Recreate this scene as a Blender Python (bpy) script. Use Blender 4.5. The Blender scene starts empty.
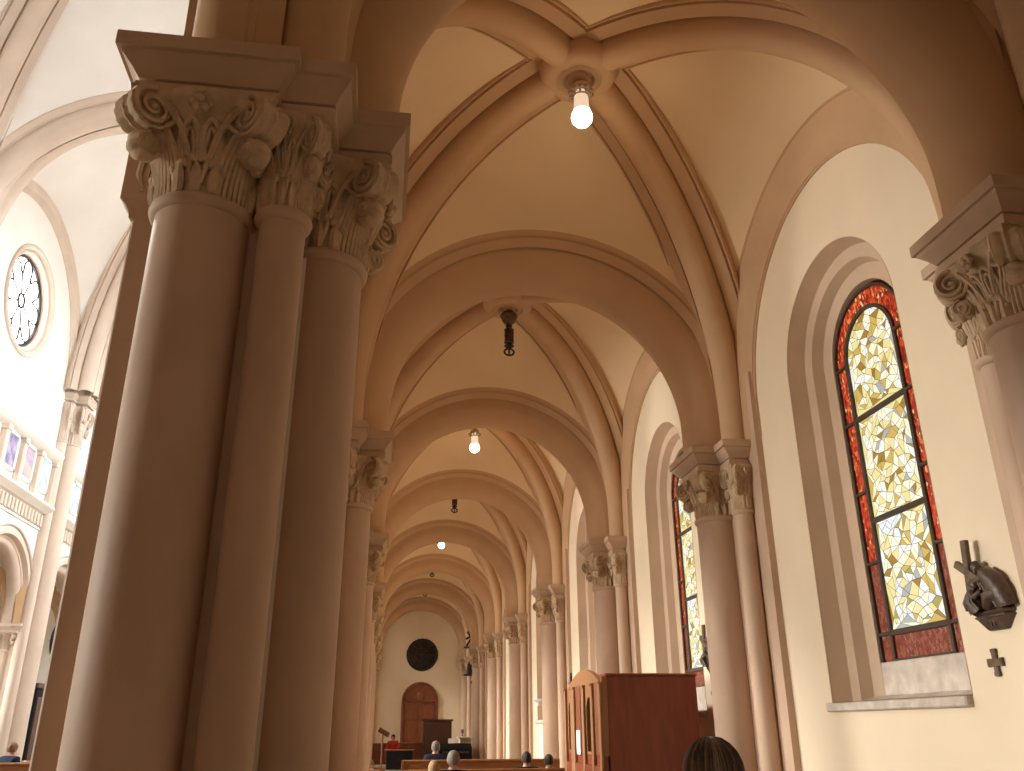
import bpy, math, random
from math import pi, sin, cos, sqrt, radians
from mathutils import Vector, Matrix
from mathutils.geometry import tessellate_polygon
random.seed(7)
sc = bpy.context.scene
COL = sc.collection

# ------------------------------------------------------------------ materials
def new_mat(name):
    m = bpy.data.materials.new(name); m.use_nodes = True
    nt = m.node_tree
    return m, nt, nt.nodes['Principled BSDF']

def plaster(name, rgb, rough=.8, var=.10, scale=1.6, bump=.0, bscale=30, stretch=(1, 1, 1), rgb2=None, spec=.25):
    m, nt, b = new_mat(name); N = nt.nodes; Lk = nt.links
    tc = N.new('ShaderNodeTexCoord'); mp = N.new('ShaderNodeMapping'); mp.inputs['Scale'].default_value = stretch
    n = N.new('ShaderNodeTexNoise'); n.inputs['Scale'].default_value = scale; n.inputs['Detail'].default_value = 6
    r = N.new('ShaderNodeValToRGB')
    d = rgb2 or tuple(max(0, c * (1 - var)) for c in rgb)
    u = rgb if rgb2 else tuple(min(1, c * (1 + var * .5)) for c in rgb)
    r.color_ramp.elements[0].color = (*d, 1); r.color_ramp.elements[1].color = (*u, 1)
    r.color_ramp.elements[0].position = .35; r.color_ramp.elements[1].position = .65
    Lk.new(tc.outputs['Object'], mp.inputs[0]); Lk.new(mp.outputs[0], n.inputs['Vector'])
    Lk.new(n.outputs['Fac'], r.inputs[0]); Lk.new(r.outputs[0], b.inputs['Base Color'])
    b.inputs['Roughness'].default_value = rough
    b.inputs['Specular IOR Level'].default_value = spec
    if bump:
        n2 = N.new('ShaderNodeTexNoise'); n2.inputs['Scale'].default_value = bscale; n2.inputs['Detail'].default_value = 4
        Lk.new(mp.outputs[0], n2.inputs['Vector'])
        bp = N.new('ShaderNodeBump'); bp.inputs['Strength'].default_value = bump; bp.inputs['Distance'].default_value = .02
        Lk.new(n2.outputs['Fac'], bp.inputs['Height']); Lk.new(bp.outputs[0], b.inputs['Normal'])
    return m

def wood(name, c1, c2, rough=.4, scale=3., stretch=(8, 8, 1)):
    m = plaster(name, c1, rough, 0, scale, .08, 20, stretch, c2, .4)
    return m

def emit(name, rgb, s):
    m, nt, b = new_mat(name)
    b.inputs['Base Color'].default_value = (*rgb, 1)
    b.inputs['Emission Color'].default_value = (*rgb, 1); b.inputs['Emission Strength'].default_value = s
    return m

def shard_glass(name, scale, stops, strength, edge=.06, stretch=(1, 1, 1)):
    """stained glass lit from outside: shards of colour between thin dark joints"""
    m, nt, b = new_mat(name); N = nt.nodes; Lk = nt.links
    tc = N.new('ShaderNodeTexCoord'); mp = N.new('ShaderNodeMapping'); mp.inputs['Scale'].default_value = stretch
    v = N.new('ShaderNodeTexVoronoi'); v.inputs['Scale'].default_value = scale; v.distance = 'MINKOWSKI'; v.inputs['Exponent'].default_value = .75
    v.inputs['Randomness'].default_value = 1
    e = N.new('ShaderNodeTexVoronoi'); e.inputs['Scale'].default_value = scale; e.feature = 'DISTANCE_TO_EDGE'
    v.distance = 'EUCLIDEAN'
    sp = N.new('ShaderNodeSeparateColor'); r = N.new('ShaderNodeValToRGB'); r.color_ramp.interpolation = 'CONSTANT'
    els = r.color_ramp.elements
    for i, (p, c) in enumerate(stops):
        el = els[i] if i < 2 else els.new(p)
        el.position = p; el.color = (*c, 1)
    lt = N.new('ShaderNodeMath'); lt.operation = 'GREATER_THAN'; lt.inputs[1].default_value = edge
    mx = N.new('ShaderNodeMix'); mx.data_type = 'RGBA'
    mx.inputs[6].default_value = (.05, .035, .02, 1)
    Lk.new(tc.outputs['Object'], mp.inputs[0])
    for t in (v, e): Lk.new(mp.outputs[0], t.inputs['Vector'])
    Lk.new(v.outputs['Color'], sp.inputs[0]); Lk.new(sp.outputs[0], r.inputs[0])
    Lk.new(e.outputs['Distance'], lt.inputs[0]); Lk.new(lt.outputs[0], mx.inputs[0]); Lk.new(r.outputs[0], mx.inputs[7])
    Lk.new(mx.outputs[2], b.inputs['Emission Color']); b.inputs['Base Color'].default_value = (.10, .02, .012, 1)
    b.inputs['Emission Strength'].default_value = strength; b.inputs['Roughness'].default_value = .25
    return m

M = {}
M['web'] = plaster('cream vault plaster in warm bounce', (.79, .61, .385), .85, .05, .8)  # same paint as the nave webs; orange bounced light put into the colour
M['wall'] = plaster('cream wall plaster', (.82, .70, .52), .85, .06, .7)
M['rib'] = plaster('rib plaster in warm bounce', (.57, .378, .222), .75, .06, 1.2)  # nave rib paint again, with the aisle's orange bounce put into the colour
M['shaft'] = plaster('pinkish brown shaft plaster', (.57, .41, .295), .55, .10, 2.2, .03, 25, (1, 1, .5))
M['capital'] = plaster('carved beige stone', (.61, .465, .31), .75, .20, 9, .2, 60)
M['abacus'] = plaster('rosy moulded stone', (.55, .40, .28), .7, .08, 3, .05, 40)
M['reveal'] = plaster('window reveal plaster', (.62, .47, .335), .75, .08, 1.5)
M['sill'] = plaster('grey marble sill', (.62, .55, .48), .5, .22, 6, .1, 40)
M['nave'] = plaster('nave plaster in bright daylight', (.84, .83, .80), .85, .04, .6)  # the aisle's cream paint, whitened in its colour for the bright nave
M['naverib'] = plaster('pale pink nave rib', (.64, .54, .46), .8, .06, 1)
M['floor'] = plaster('brown stone floor', (.27, .19, .13), .35, .3, 2.5)
M['lead'] = plaster('dark lead came', (.075, .055, .04), .6, .2, 8)
M['bronze'] = plaster('dark bronze', (.085, .052, .036), .38, .35, 20, .2, 60, spec=.5)
M['bronze2'] = plaster('worn bronze cross', (.16, .11, .07), .45, .3, 12)
M['iron'] = plaster('dark wrought iron', (.03, .025, .025), .45, .2, 10)
M['mahog'] = wood('dark mahogany panel', (.25, .062, .026), (.20, .048, .02), .35, 2.0)
M['oak'] = wood('orange confessional wood', (.345, .165, .068), (.285, .13, .052), .42, 2.4)
M['dkwood'] = wood('dark brown wood', (.085, .030, .017), (.06, .02, .012), .4)
M['door'] = wood('reddish brown door wood', (.26, .085, .035), (.18, .055, .022), .4)
M['pew'] = wood('honey brown pew wood', (.32, .135, .052), (.24, .095, .036), .22, 2.4, (1, 8, 8))
M['backwall'] = plaster('low-bounce brown plaster', (.42, .30, .21), .85, .08, 1)  # tone picked to limit the light bounced onto the near pier
M['black'] = plaster('black fabric', (.012, .012, .016), .9, .2, 10)
M['navy'] = plaster('dark blue jacket', (.014, .022, .055), .85, .2, 10)
M['red'] = plaster('red cloth', (.42, .03, .02), .8, .2, 8)
M['skin'] = plaster('skin', (.56, .33, .23), .55, .08, 8)
M['grey_hair'] = plaster('grey hair', (.215, .185, .155), .6, .4, 40, .3, 90, (4, 4, 1))
M['blond_hair'] = plaster('blond hair', (.40, .26, .125), .55, .35, 40, .3, 90, (4, 4, 1))
M['brown_hair'] = plaster('brown hair', (.20, .11, .06), .55, .35, 40, .3, 90, (4, 4, 1))
M['dark_hair'] = plaster('dark hair', (.03, .02, .015), .5, .4, 40, .3, 90, (4, 4, 1))
M['streak_hair'] = plaster('light brown hair', (.23, .14, .07), .42, .3, 30, 0, 40, (4, 4, 1), spec=.5)
M['dark_brown_hair'] = plaster('dark brown hair', (.055, .030, .018), .42, .4, 30, 0, 40, (4, 4, 1), spec=.5)
M['trouser'] = plaster('dark trousers', (.03, .03, .035), .9, .2, 10)
M['white'] = plaster('white paint', (.80, .78, .74), .5, .05, 4)
M['oculus'] = plaster('dark oculus glass', (.012, .011, .012), .2, .3, 5, spec=.5)
M['bulb'] = emit('glowing bulb', (1, .93, .80), 7)
M['bulbneck'] = emit('milky bulb neck', (1, .82, .62), .55)
M['crystal'] = plaster('cut glass collar', (.55, .42, .30), .2, .5, 40, .4, 60, spec=.8)
M['daylight'] = emit('daylit window glass', (1.0, .985, .96), 8)
M['daylight_near'] = emit('near nave window glass', (1.0, .985, .96), 8)  # glows the same as the daylit glass; for the near nave wall
M['redshard'] = shard_glass('red glass chips', 24, [(0, (.42, .02, .008)), (.30, (.75, .07, .015)), (.55, (.16, .008, .004)), (.72, (.95, .28, .06)), (.86, (.55, .03, .01)), (.93, (1, .66, .34))], .72, .035, (1, 1.5, .8))
M['redfaded'] = shard_glass('faded red glass chips', 24, [(0, (.42, .09, .05)), (.30, (.55, .20, .12)), (.55, (.25, .06, .035)), (.72, (.62, .16, .09)), (.90, (.66, .36, .26))], .34, .035, (1, 1.5, .8))
M['painting_violet'] = plaster('violet grey painting', (.42, .36, .50), .5, 0, 3, rgb2=(.16, .14, .30))
M['painting_sunset'] = plaster('blue and orange painting', (.85, .45, .28), .5, 0, 2.2, stretch=(.3, .3, 1), rgb2=(.12, .25, .60))
M['painting_sky'] = plaster('pale blue painting', (.75, .85, .90), .5, 0, 2.2, rgb2=(.25, .50, .62))

# ------------------------------------------------------------------ mesh builder
class MB:
    def __init__(s): s.v = []; s.f = []
    def add(s, vs, fs):
        o = len(s.v); s.v += [tuple(p) for p in vs]; s.f += [tuple(i + o for i in f) for f in fs]; return s
    def box(s, x0, x1, y0, y1, z0, z1, mat=None):
        vs = [(x, y, z) for z in (z0, z1) for y in (y0, y1) for x in (x0, x1)]
        if mat is not None: vs = [mat @ Vector(p) for p in vs]
        return s.add(vs, [(0, 2, 3, 1), (4, 5, 7, 6), (0, 1, 5, 4), (2, 6, 7, 3), (0, 4, 6, 2), (1, 3, 7, 5)])
    def bbox(s, x0, x1, y0, y1, z0, z1, b=.01, mat=None):
        """box with chamfered edges"""
        cx, cy, cz = (x0 + x1) / 2, (y0 + y1) / 2, (z0 + z1) / 2
        hx, hy, hz = abs(x1 - x0) / 2, abs(y1 - y0) / 2, abs(z1 - z0) / 2
        b = min(b, hx * .45, hy * .45, hz * .45); rings = []
        for z, i in ((-hz, b), (-hz + b, 0), (hz - b, 0), (hz, b)):
            a, c = hx - i, hy - i
            rings.append([(a - b, -c), (a, -c + b), (a, c - b), (a - b, c), (-a + b, c), (-a, c - b), (-a, -c + b), (-a + b, -c)])
            rings[-1] = [(cx + p[0], cy + p[1], cz + z) for p in rings[-1]]
        if mat is not None: rings = [[mat @ Vector(p) for p in r] for r in rings]
        return s.loft(rings, True, True)
    def loft(s, rings, caps=False, closed=True):
        n = len(rings[0]); vs = [p for r in rings for p in r]; fs = []
        for i in range(len(rings) - 1):
            for j in range(n if closed else n - 1):
                k = (j + 1) % n
                fs.append((i * n + j, i * n + k, (i + 1) * n + k, (i + 1) * n + j))
        if caps:
            fs.append(tuple(range(n - 1, -1, -1))); fs.append(tuple((len(rings) - 1) * n + j for j in range(n)))
        return s.add(vs, fs)
    def lathe(s, prof, seg=24, c=(0, 0, 0), a0=0, a1=2 * pi, mat=None):
        full = abs(a1 - a0 - 2 * pi) < 1e-6
        rings = []
        for r, z in prof:
            ring = []
            for k in range(seg if full else seg + 1):
                a = a0 + (a1 - a0) * k / seg
                p = Vector((r * cos(a), r * sin(a), z))
                if mat is not None: p = mat @ p
                ring.append((p[0] + c[0], p[1] + c[1], p[2] + c[2]))
            rings.append(ring)
        return s.loft(rings, False, full)
    def tube(s, pts, rad, seg=8, caps=True):
        pts = [Vector(p) for p in pts]
        if not hasattr(rad, '__len__'): rad = [rad] * len(pts)
        rings = []; t0 = (pts[1] - pts[0]).normalized()
        up = Vector((0, 0, 1)) if abs(t0.z) < .9 else Vector((1, 0, 0))
        nrm = t0.cross(up).normalized()
        for i, p in enumerate(pts):
            t = (pts[min(i + 1, len(pts) - 1)] - pts[max(i - 1, 0)])
            t = t.normalized() if t.length > 1e-9 else t0
            nrm = (nrm - t * nrm.dot(t)).normalized(); b = t.cross(nrm)
            rings.append([p + (nrm * cos(2 * pi * k / seg) + b * sin(2 * pi * k / seg)) * rad[i] for k in range(seg)])
        return s.loft(rings, caps)
    def ball(s, c, r, seg=12, sy=1, sz=1, sx=1):
        n = seg // 2; rings = []
        for i in range(n + 1):
            a = -pi / 2 + pi * i / n; rr = max(cos(a), 1e-4) * r
            rings.append([(c[0] + rr * cos(2 * pi * k / seg) * sx, c[1] + rr * sin(2 * pi * k / seg) * sy, c[2] + r * sin(a) * sz) for k in range(seg)])
        return s.loft(rings)
    def poly(s, outline, holes=(), back=None):
        """flat face with holes; 3-D points"""
        loops = [[Vector(p) for p in outline]] + [[Vector(p) for p in h] for h in holes]
        flat = [p for l in loops for p in l]
        tris = tessellate_polygon(loops)
        return s.add(flat, [tuple(t) for t in tris])
    def slab(s, outline, off, holes=()):
        """prism: outline (3-D, planar) and holes pushed by off"""
        off = Vector(off); s.poly(outline, holes)
        s.poly([Vector(p) + off for p in outline], [[Vector(p) + off for p in h] for h in holes])
        for l in [outline] + list(holes):
            s.loft([[Vector(p) for p in l], [Vector(p) + off for p in l]])
        return s
    def mesh(s, name, mat, smooth=35, fix=True):
        me = bpy.data.meshes.new(name); me.from_pydata(s.v, [], s.f)
        if mat is not None: me.materials.append(mat)
        if fix:
            import bmesh
            b = bmesh.new(); b.from_mesh(me); bmesh.ops.remove_doubles(b, verts=b.verts, dist=1e-5)
            bmesh.ops.recalc_face_normals(b, faces=b.faces); b.to_mesh(me); b.free()
        if smooth:
            me.polygons.foreach_set('use_smooth', [True] * len(me.polygons))
            me.set_sharp_from_angle(angle=radians(smooth))
        me.update()
        return me
    def build(s, name, mat, parent=None, loc=None, smooth=35):
        return link(name, s.mesh(name, mat, smooth), parent, loc)

def link(name, me, parent=None, loc=None):
    o = bpy.data.objects.new(name, me); COL.objects.link(o)
    if parent: o.parent = parent
    if loc: o.location = loc
    return o
def empty(name, loc=(0, 0, 0), rz=0):
    o = bpy.data.objects.new(name, None); COL.objects.link(o); o.location = loc; o.rotation_euler = (0, 0, rz)
    o.empty_display_size = .2
    return o
def tag(o, label=None, cat=None, group=None, kind=None):
    if label: o['label'] = label
    if cat: o['category'] = cat
    if group: o['group'] = group
    if kind: o['kind'] = kind
    return o
def copy_tree(o, parent=None):
    c = o.copy(); COL.objects.link(c)
    if parent: c.parent = parent
    for ch in [q for q in o.children]: copy_tree(ch, c)
    return c

# ------------------------------------------------------------------ layout (metres; Y runs down the aisle)
SP = 5.02            # top of the abaci, where arches spring
ZC = 5.39             # centre of all aisle arches
L = 6.0
PY = [4.74 + L * i for i in range(8)]      # pier centre lines
PX = -1.04            # arcade piers
WX = 4.72             # aisle wall
CX = 2.00             # aisle centre line
RA = 2.03             # arch soffit radius
ENDY = 46.74
def bayc(i): return 7.74 + L * (i - 1)

def arc(r, cx, cz, n=28, a0=0., a1=pi):
    return [(cx - r * cos(a0 + (a1 - a0) * k / n), cz + r * sin(a0 + (a1 - a0) * k / n)) for k in range(n + 1)]

def arch_sweep(prof, plane, n=40, zs=SP, zc=ZC, closed=False):
    """sweep a (t, r) profile round a stilted semicircle; plane(h, t, z) -> xyz"""
    rings = []
    for r_i in range(n + 3):
        ring = []
        for t, r in prof:
            if r_i == 0: h, z = -r, zs
            elif r_i == n + 2: h, z = r, zs
            else:
                a = pi * (r_i - 1) / n; h, z = -r * cos(a), zc + r * sin(a)
            ring.append(plane(h, t, z))
        rings.append(ring)
    return MB().loft(rings, False, False)

def roll(t0, rc, rad, n=14):
    return [(t0 - rad * cos(pi * k / n), rc - rad * sin(pi * k / n)) for k in range(n + 1)]

# ---- transverse arch of the aisle
tprof = [(-.64, 2.80), (-.64, 2.68), (-.615, 2.65), (-.60, 2.61), (-.592, 2.645), (-.58, 2.645), (-.572, 2.585), (-.48, 2.49), (-.462, 2.56), (-.432, 2.56), (-.42, 2.47)]
tprof = tprof + roll(0, RA + .41, .41) + [(-t, r) for t, r in reversed(tprof)]
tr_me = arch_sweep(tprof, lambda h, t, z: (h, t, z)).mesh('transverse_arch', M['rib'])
ordw = ['first', 'second', 'third', 'fourth', 'fifth', 'sixth', 'seventh', 'eighth']
trlab = ['nearest broad transverse arch, cut off by the top of the photo above the big pier',
         'broad rounded transverse arch second along the aisle, in front of the dark hanging lamp fitting',
         'third rounded transverse arch along the aisle, just before the second lit bulb',
         'fourth rounded transverse arch along the aisle, beyond the second lit bulb',
         'fifth rounded transverse arch along the aisle, just before the smallest lit bulb',
         'sixth rounded transverse arch along the aisle, just beyond the smallest lit bulb',
         'seventh rounded transverse arch, last but one before the end wall',
         'last rounded transverse arch, framing the cream end wall above the round dark window']
for i, y in enumerate(PY):
    o = link('transverse_arch', tr_me, None, (CX, y, 0))
    tag(o, trlab[i], 'arch', 'transverse arches of the side aisle')

# ---- arcade arches (between nave and aisle)
aprof = [(-.25, 2.80), (-.25, 2.32), (-.19, 2.32), (-.185, 2.31)] + roll(.06, RA + .25, .24) + \
        [(.305, 2.31), (.32, 2.34), (.42, 2.38), (.44, 2.47), (.56, 2.565), (.585, 2.60), (.60, 2.61), (.615, 2.655), (.64, 2.68), (.64, 2.80)]
ar_me = arch_sweep(aprof, lambda h, t, z: (t, h, z)).mesh('arcade_arch', M['rib'])
arlab = ['arcade arch rising from the big near pier towards the top edge of the photo'] + \
        ['arcade arch on the left between the %s and %s piers of the aisle' % (ordw[i], ordw[i + 1]) for i in range(7)]
for i in range(8):
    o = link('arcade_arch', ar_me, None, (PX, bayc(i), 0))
    tag(o, arlab[i], 'arch', 'arcade arches on the nave side')

# ---- wall arches (round the lunettes on the aisle wall)
wprof = [(.03, 2.03), (-.02, 2.03), (-.03, 2.055), (-.04, 2.05), (-.042, 2.10), (-.055, 2.12), (-.115, 2.22), (-.125, 2.25), (-.135, 2.575), (-.128, 2.585), (-.15, 2.60), (-.15, 2.64), (-.14, 2.66), (-.14, 2.85)]
wa_me = arch_sweep(wprof, lambda h, t, z: (t, h, z), 40, SP, 5.47).mesh('trim_1', M['rib'])
for i in range(8):
    o = link('trim_%d' % (i + 1), wa_me, None, (WX, bayc(i), 0))
    tag(o, 'moulded wall arch round the lunette of aisle bay %s' % ('over the camera' if i == 0 else ordw[i - 1]), 'arch', 'wall arches of the aisle', 'structure')

# ---- rib vault bays
def vault_bay(prefix, hx, hy, xw0, xw1, corners, r_t, r_w0, r_w1, zs, zc, crown, ribs, scale=1., bossd=None, matw='web', matr='rib'):
    """local coords: origin at bay centre on the floor. hy: half length to the transverse backs; xw0, xw1: planes of the side arches.
    corners: rib foot points (sx, sy) -> (x, y)"""
    NU, NV = 22, 12
    wb = MB(); s = scale
    lift = .43 * s
    def rib_curve(c, off):
        cx, cy = c; d = sqrt(cx * cx + cy * cy); ux, uy = cx / d, cy / d
        a = d - .15 * s + off; b = crown + off - zc
        def f(u):
            if u < 0: return Vector((ux * a, uy * a, zs))
            return Vector((ux * a * cos(u * pi / 2), uy * a * cos(u * pi / 2), zc + b * sin(u * pi / 2)))
        return f
    us = [-1] + [k / NU for k in range(NU + 1)]
    def severy(arcfn, c0, c1):
        for sgn, c in ((-1, c0), (1, c1)):
            B = rib_curve(c, lift); rows = []
            for u in us:
                A = arcfn(sgn, u); Bp = B(u); row = []
                for k in range(NV + 1):
                    t = k / NV; p = A.lerp(Bp, t)
                    if u > 0: p.z += .10 * s * sin(pi * t) * u
                    row.append(p)
                rows.append(row)
            wb.loft(rows, False, False)
    def tarc(yy):
        def f(sgn, u):
            if u < 0: return Vector((sgn * r_t, yy, zs))
            return Vector((sgn * r_t * cos(u * pi / 2), yy, zc + r_t * sin(u * pi / 2)))
        return f
    def warc(xx, r):
        def f(sgn, u):
            if u < 0: return Vector((xx, sgn * r, zs))
            return Vector((xx, sgn * r * cos(u * pi / 2), zc + r * sin(u * pi / 2)))
        return f
    c = corners
    severy(tarc(-hy), c[(-1, -1)], c[(1, -1)]); severy(tarc(hy), c[(-1, 1)], c[(1, 1)])
    severy(warc(xw0, r_w0), c[(-1, -1)], c[(-1, 1)]); severy(warc(xw1, r_w1), c[(1, -1)], c[(1, 1)])
    web = wb.mesh(prefix + '_web', M[matw], 25)
    half = [(-.365, .66), (-.365, .275), (-.352, .25), (-.338, .25), (-.331, .285), (-.319, .285), (-.311, .24), (-.185, .20), (-.174, .25), (-.156, .25), (-.148, .165)]
    prof = half + [(-.145 * cos(pi * k / 12), .145 - .145 * sin(pi * k / 12)) for k in range(13)] + [(-a, b) for a, b in reversed(half)]
    prof = [(a * s * 1.2, b * s) for a, b in prof]
    rme = []
    for key in ((-1, -1), (1, -1), (-1, 1), (1, 1)):
        cc = c[key]; d = sqrt(cc[0] ** 2 + cc[1] ** 2); ux, uy = cc[0] / d, cc[1] / d
        a, b = d - .15 * s, crown - zc; rings = []
        for k in range(-1, 31):
            u = k / 30
            if k < 0: p = Vector((ux * a, uy * a, zs)); n = Vector((ux, uy, 0))
            else:
                th = u * pi / 2; p = Vector((ux * a * cos(th), uy * a * cos(th), zc + b * sin(th)))
                n = Vector((ux * cos(th) * b, uy * cos(th) * b, sin(th) * a)).normalized()
            lat = Vector((-uy, ux, 0))
            rings.append([p + lat * q[0] + n * q[1] for q in prof])
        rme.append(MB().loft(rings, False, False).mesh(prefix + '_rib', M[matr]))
    z = crown + .03 * s
    bp = [(.36, .44), (.45, .30), (.46, .10), (.45, .04), (.42, -.01), (.37, -.04), (.31, -.055), (.27, -.05), (.25, -.03), (.235, -.03), (.215, -.05), (.19, -.055), (.17, -.04), (.16, -.015), (.145, -.015), (.135, -.05), (.10, -.07), (0.001, -.07)]
    boss = MB().lathe([(r * s, z + h * s) for r, h in bp], 36).mesh(prefix + '_boss', M[matr])
    return web, rme, boss

hx = 2.56; hy = 3 - .64
ac = {(1, -1): (2.52, -2.43), (1, 1): (2.52, 2.43), (-1, -1): (-2.52, -2.30), (-1, 1): (-2.52, 2.30)}
CROWN = 8.66
web, rme, boss = vault_bay('aisle', hx, hy, -.40 - CX, 4.58 - CX, ac, 2.68, 2.68, 2.68, SP, ZC, CROWN, None)
def place_vault(name, loc, web, rme, boss, label, rz=0, group=None):
    o = link(name, web, None, loc); o.rotation_euler.z = rz
    tag(o, label, 'vault', group, 'structure')
    for r in rme: link('diagonal_rib', r, o)
    link('boss', boss, o)
    return o
for i in range(8):
    place_vault('ceiling', (CX, bayc(i), 0), web, rme, boss,
                ['cream rib vault bay at the very top above the camera', 'nearest full cream rib vault bay with the lit bulb at its boss', 'second cream rib vault bay with the dark hanging fitting',
                 'third cream rib vault bay with the middle lit bulb', 'fourth cream rib vault bay with a tiny dark fitting', 'fifth cream rib vault bay with the smallest lit bulb',
                 'sixth cream rib vault bay with an unlit fitting', 'seventh cream rib vault bay against the end wall'][i], 0, 'rib vault bays of the side aisle')

# ------------------------------------------------------------------ capitals
def spiral_pts(c, ax, ay, r, turns=1.6, n=34, start=pi / 2, sgn=1):
    out = []
    for k in range(n + 1):
        t = k / n; a = start + sgn * t * turns * 2 * pi; rr = r * (1 - .86 * t)
        out.append(c + ax * cos(a) * rr + ay * sin(a) * rr)
    return out

def make_capital(rn=.25, h=.57, a=.375):
    """leafy capital with corner scrolls; z=0 neck, z=h underside of abacus; returns bell MB and four corner-scroll MBs"""
    b = MB()
    bell = [(rn, -.005), (rn * 1.0, .10), (rn * 1.02, .22), (rn * 1.12, .34), (rn * 1.28, .43), (rn * 1.48, .50), (rn * 1.55, h)]
    b.lathe(bell, 40)
    # rim block with concave sides under the abacus
    rim0 = []; rim1 = []
    for k in range(48):
        an = 2 * pi * k / 48; sq = 1 / max(abs(cos(an)), abs(sin(an)))
        rr = a * (sq * .96 - .10 * (1 - (sq - 1) / .4142)); rim0.append((rr * cos(an), rr * sin(an), h - .07)); rim1.append((rr * 1.03 * cos(an), rr * 1.03 * sin(an), h))
    b.loft([rim0, rim1], True)
    Z = Vector((0, 0, 1))
    vol = []
    for q in range(4):
        an = pi / 4 + q * pi / 2; D = Vector((cos(an), sin(an), 0)); T = Vector((-sin(an), cos(an), 0))
        # reeds rising from the neck and fanning towards the corner
        for j in range(-4, 5):
            aj = an + j * .115; d0 = Vector((cos(aj), sin(aj), 0)); sp = j / 4
            p0 = d0 * (rn * 1.015); p1 = d0 * (rn * 1.05) + Z * .16
            p2 = (D * .80 + d0 * .2) * (rn * 1.18) + T * sp * .055 + Z * .31; p3 = D * (rn * 1.45) + T * sp * .065 + Z * .43
            pts = [((1 - t) ** 3) * p0 + 3 * t * (1 - t) ** 2 * p1 + 3 * t * t * (1 - t) * p2 + t ** 3 * p3 for t in [k / 9 for k in range(10)]]
            b.tube(pts, [.013 + .004 * sin(pi * k / 9) for k in range(10)], 6)
        # corner scroll: a drum with a fluted edge and a spiral on both ends
        v = MB(); vr = .118; c = D * (a * 1.13) + Z * (h - .135); hw = .085
        rings = []
        nS = 60
        for w, rs in ((-hw * .8, .30), (-hw * .86, .80), (-hw, .92), (-hw * .95, 1.02), (-hw * .6, 1.05), (-hw * .36, .93), (-hw * .2, .95), (0, 1.04), (hw * .2, .95), (hw * .36, .93), (hw * .6, 1.05), (hw * .95, 1.02), (hw, .92), (hw * .86, .80), (hw * .8, .30)):
            ring = []
            for k in range(nS):
                t = 2 * pi * k / nS; lob = 1 + .055 * abs(sin(t * 7)) - .03
                ring.append(c + T * w + (D * cos(t) + Z * sin(t)) * vr * rs * (lob if rs > .9 else 1))
            rings.append(ring)
        v.loft(rings, True)
        for sg in (-1, 1):
            cc = c + T * sg * hw * 1.02
            v.tube(spiral_pts(cc, D * 1, Z, vr * .93, 1.9, 36, pi * .5, -1), [.017 - .006 * k / 36 for k in range(37)], 6)
            v.ball(tuple(cc), .022, 8)
        # stalk carrying the scroll
        v.tube([D * rn * 1.12 + Z * .24, D * rn * 1.30 + Z * .36, D * (a * 1.04) + Z * .40, D * (a * 1.13) + Z * (h - .22)], [.05, .06, .06, .04], 8)
        # small curled leaf under it
        c2 = D * (a * 1.06) + Z * (h - .33); rings = []
        for w, rs in ((-.05, .5), (-.05, .85), (-.02, 1.05), (.02, 1.05), (.05, .85), (.05, .5)):
            rings.append([c2 + T * w + (D * cos(2 * pi * k / 42) + Z * sin(2 * pi * k / 42)) * .074 * rs * (.94 + .16 * abs(sin(2 * pi * k / 42 * 3.5))) for k in range(42)])
        v.loft(rings, True)
        for sg in (-1, 1):
            v.tube(spiral_pts(c2 + T * sg * .052, D, Z, .066, 1.4, 20, pi * .5, -1), .010, 5)
        vol.append(v)
        # face ornament between corners
        af = q * pi / 2; F = Vector((cos(af), sin(af), 0)); S = Vector((-sin(af), cos(af), 0))
        def on(x, z, push=0.):
            # point on the bell on this face, x sideways
            r = rn * (1.0 + .50 * max(0, min(1, (z - .2) / .34)) ** 1.5) + push
            yy = sqrt(max(r * r - x * x, .001)); return F * yy + S * x + Z * z
        for sg in (-1, 1):
            # hanging loops
            lp = [on(sg * (.055 + .05 * cos(t)), .27 + .135 * sin(t), .022) for t in [pi * (1.25 - 1.5 * k / 14) for k in range(15)]]
            b.tube(lp, .017, 6)
            lp = [on(sg * (.055 + .026 * cos(t)), .26 + .10 * sin(t), .026) for t in [pi * (1.2 - 1.4 * k / 12) for k in range(13)]]
            b.tube(lp, .011, 6)
            b.ball(tuple(on(sg * .075, .17, .025)), .030, 8)
            b.ball(tuple(on(sg * .035, .20, .03)), .022, 8)
            # stems crossing up to scrolls
            b.tube([on(sg * .02, .05, .012), on(sg * .05, .20, .02), on(sg * .10, .36, .03), on(sg * .17, .47, .03), on(sg * .235, .52, .04)], [.016, .018, .02, .022, .014], 6)
            # flat spiral nearer the middle
            cc = on(sg * .19, .43, .035); ax = (S * sg - F * .25).normalized()
            b.tube(spiral_pts(cc, ax, Z, .085, 1.5, 24, 0, -1), .014, 5)
            # side leaf with lobes
            for m in range(4):
                b.ball(tuple(on(sg * (.10 + .022 * m), .09 + .055 * m, .012)), .030, 8, 1, 1.5)
        # crown flower
        cf = on(0, h - .10, .055)
        for m in range(6):
            t = 2 * pi * m / 6; b.ball(tuple(cf + S * .042 * cos(t) + Z * .042 * sin(t)), .028, 8)
        b.ball(tuple(cf + F * .02), .026, 8)
        # foot leaves
        for j in (-1, 0, 1):
            x = j * .085
            b.tube([on(x, .0, .006), on(x, .06, .016), on(x * 1.05, .12, .022), on(x * 1.1, .16, .04)], [.026, .032, .026, .010], 6)
    return b, vol

bell_mb, vol_mb = make_capital()
ME_bell = bell_mb.mesh('capital', M['capital'], 50)
ME_vol = [v.mesh('scroll', M['capital'], 50) for v in vol_mb]
allcap = MB(); allcap.add(bell_mb.v, bell_mb.f)
for v in vol_mb: allcap.add(v.v, v.f)
ME_cap = allcap.mesh('capital', M['capital'], 50)

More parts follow.
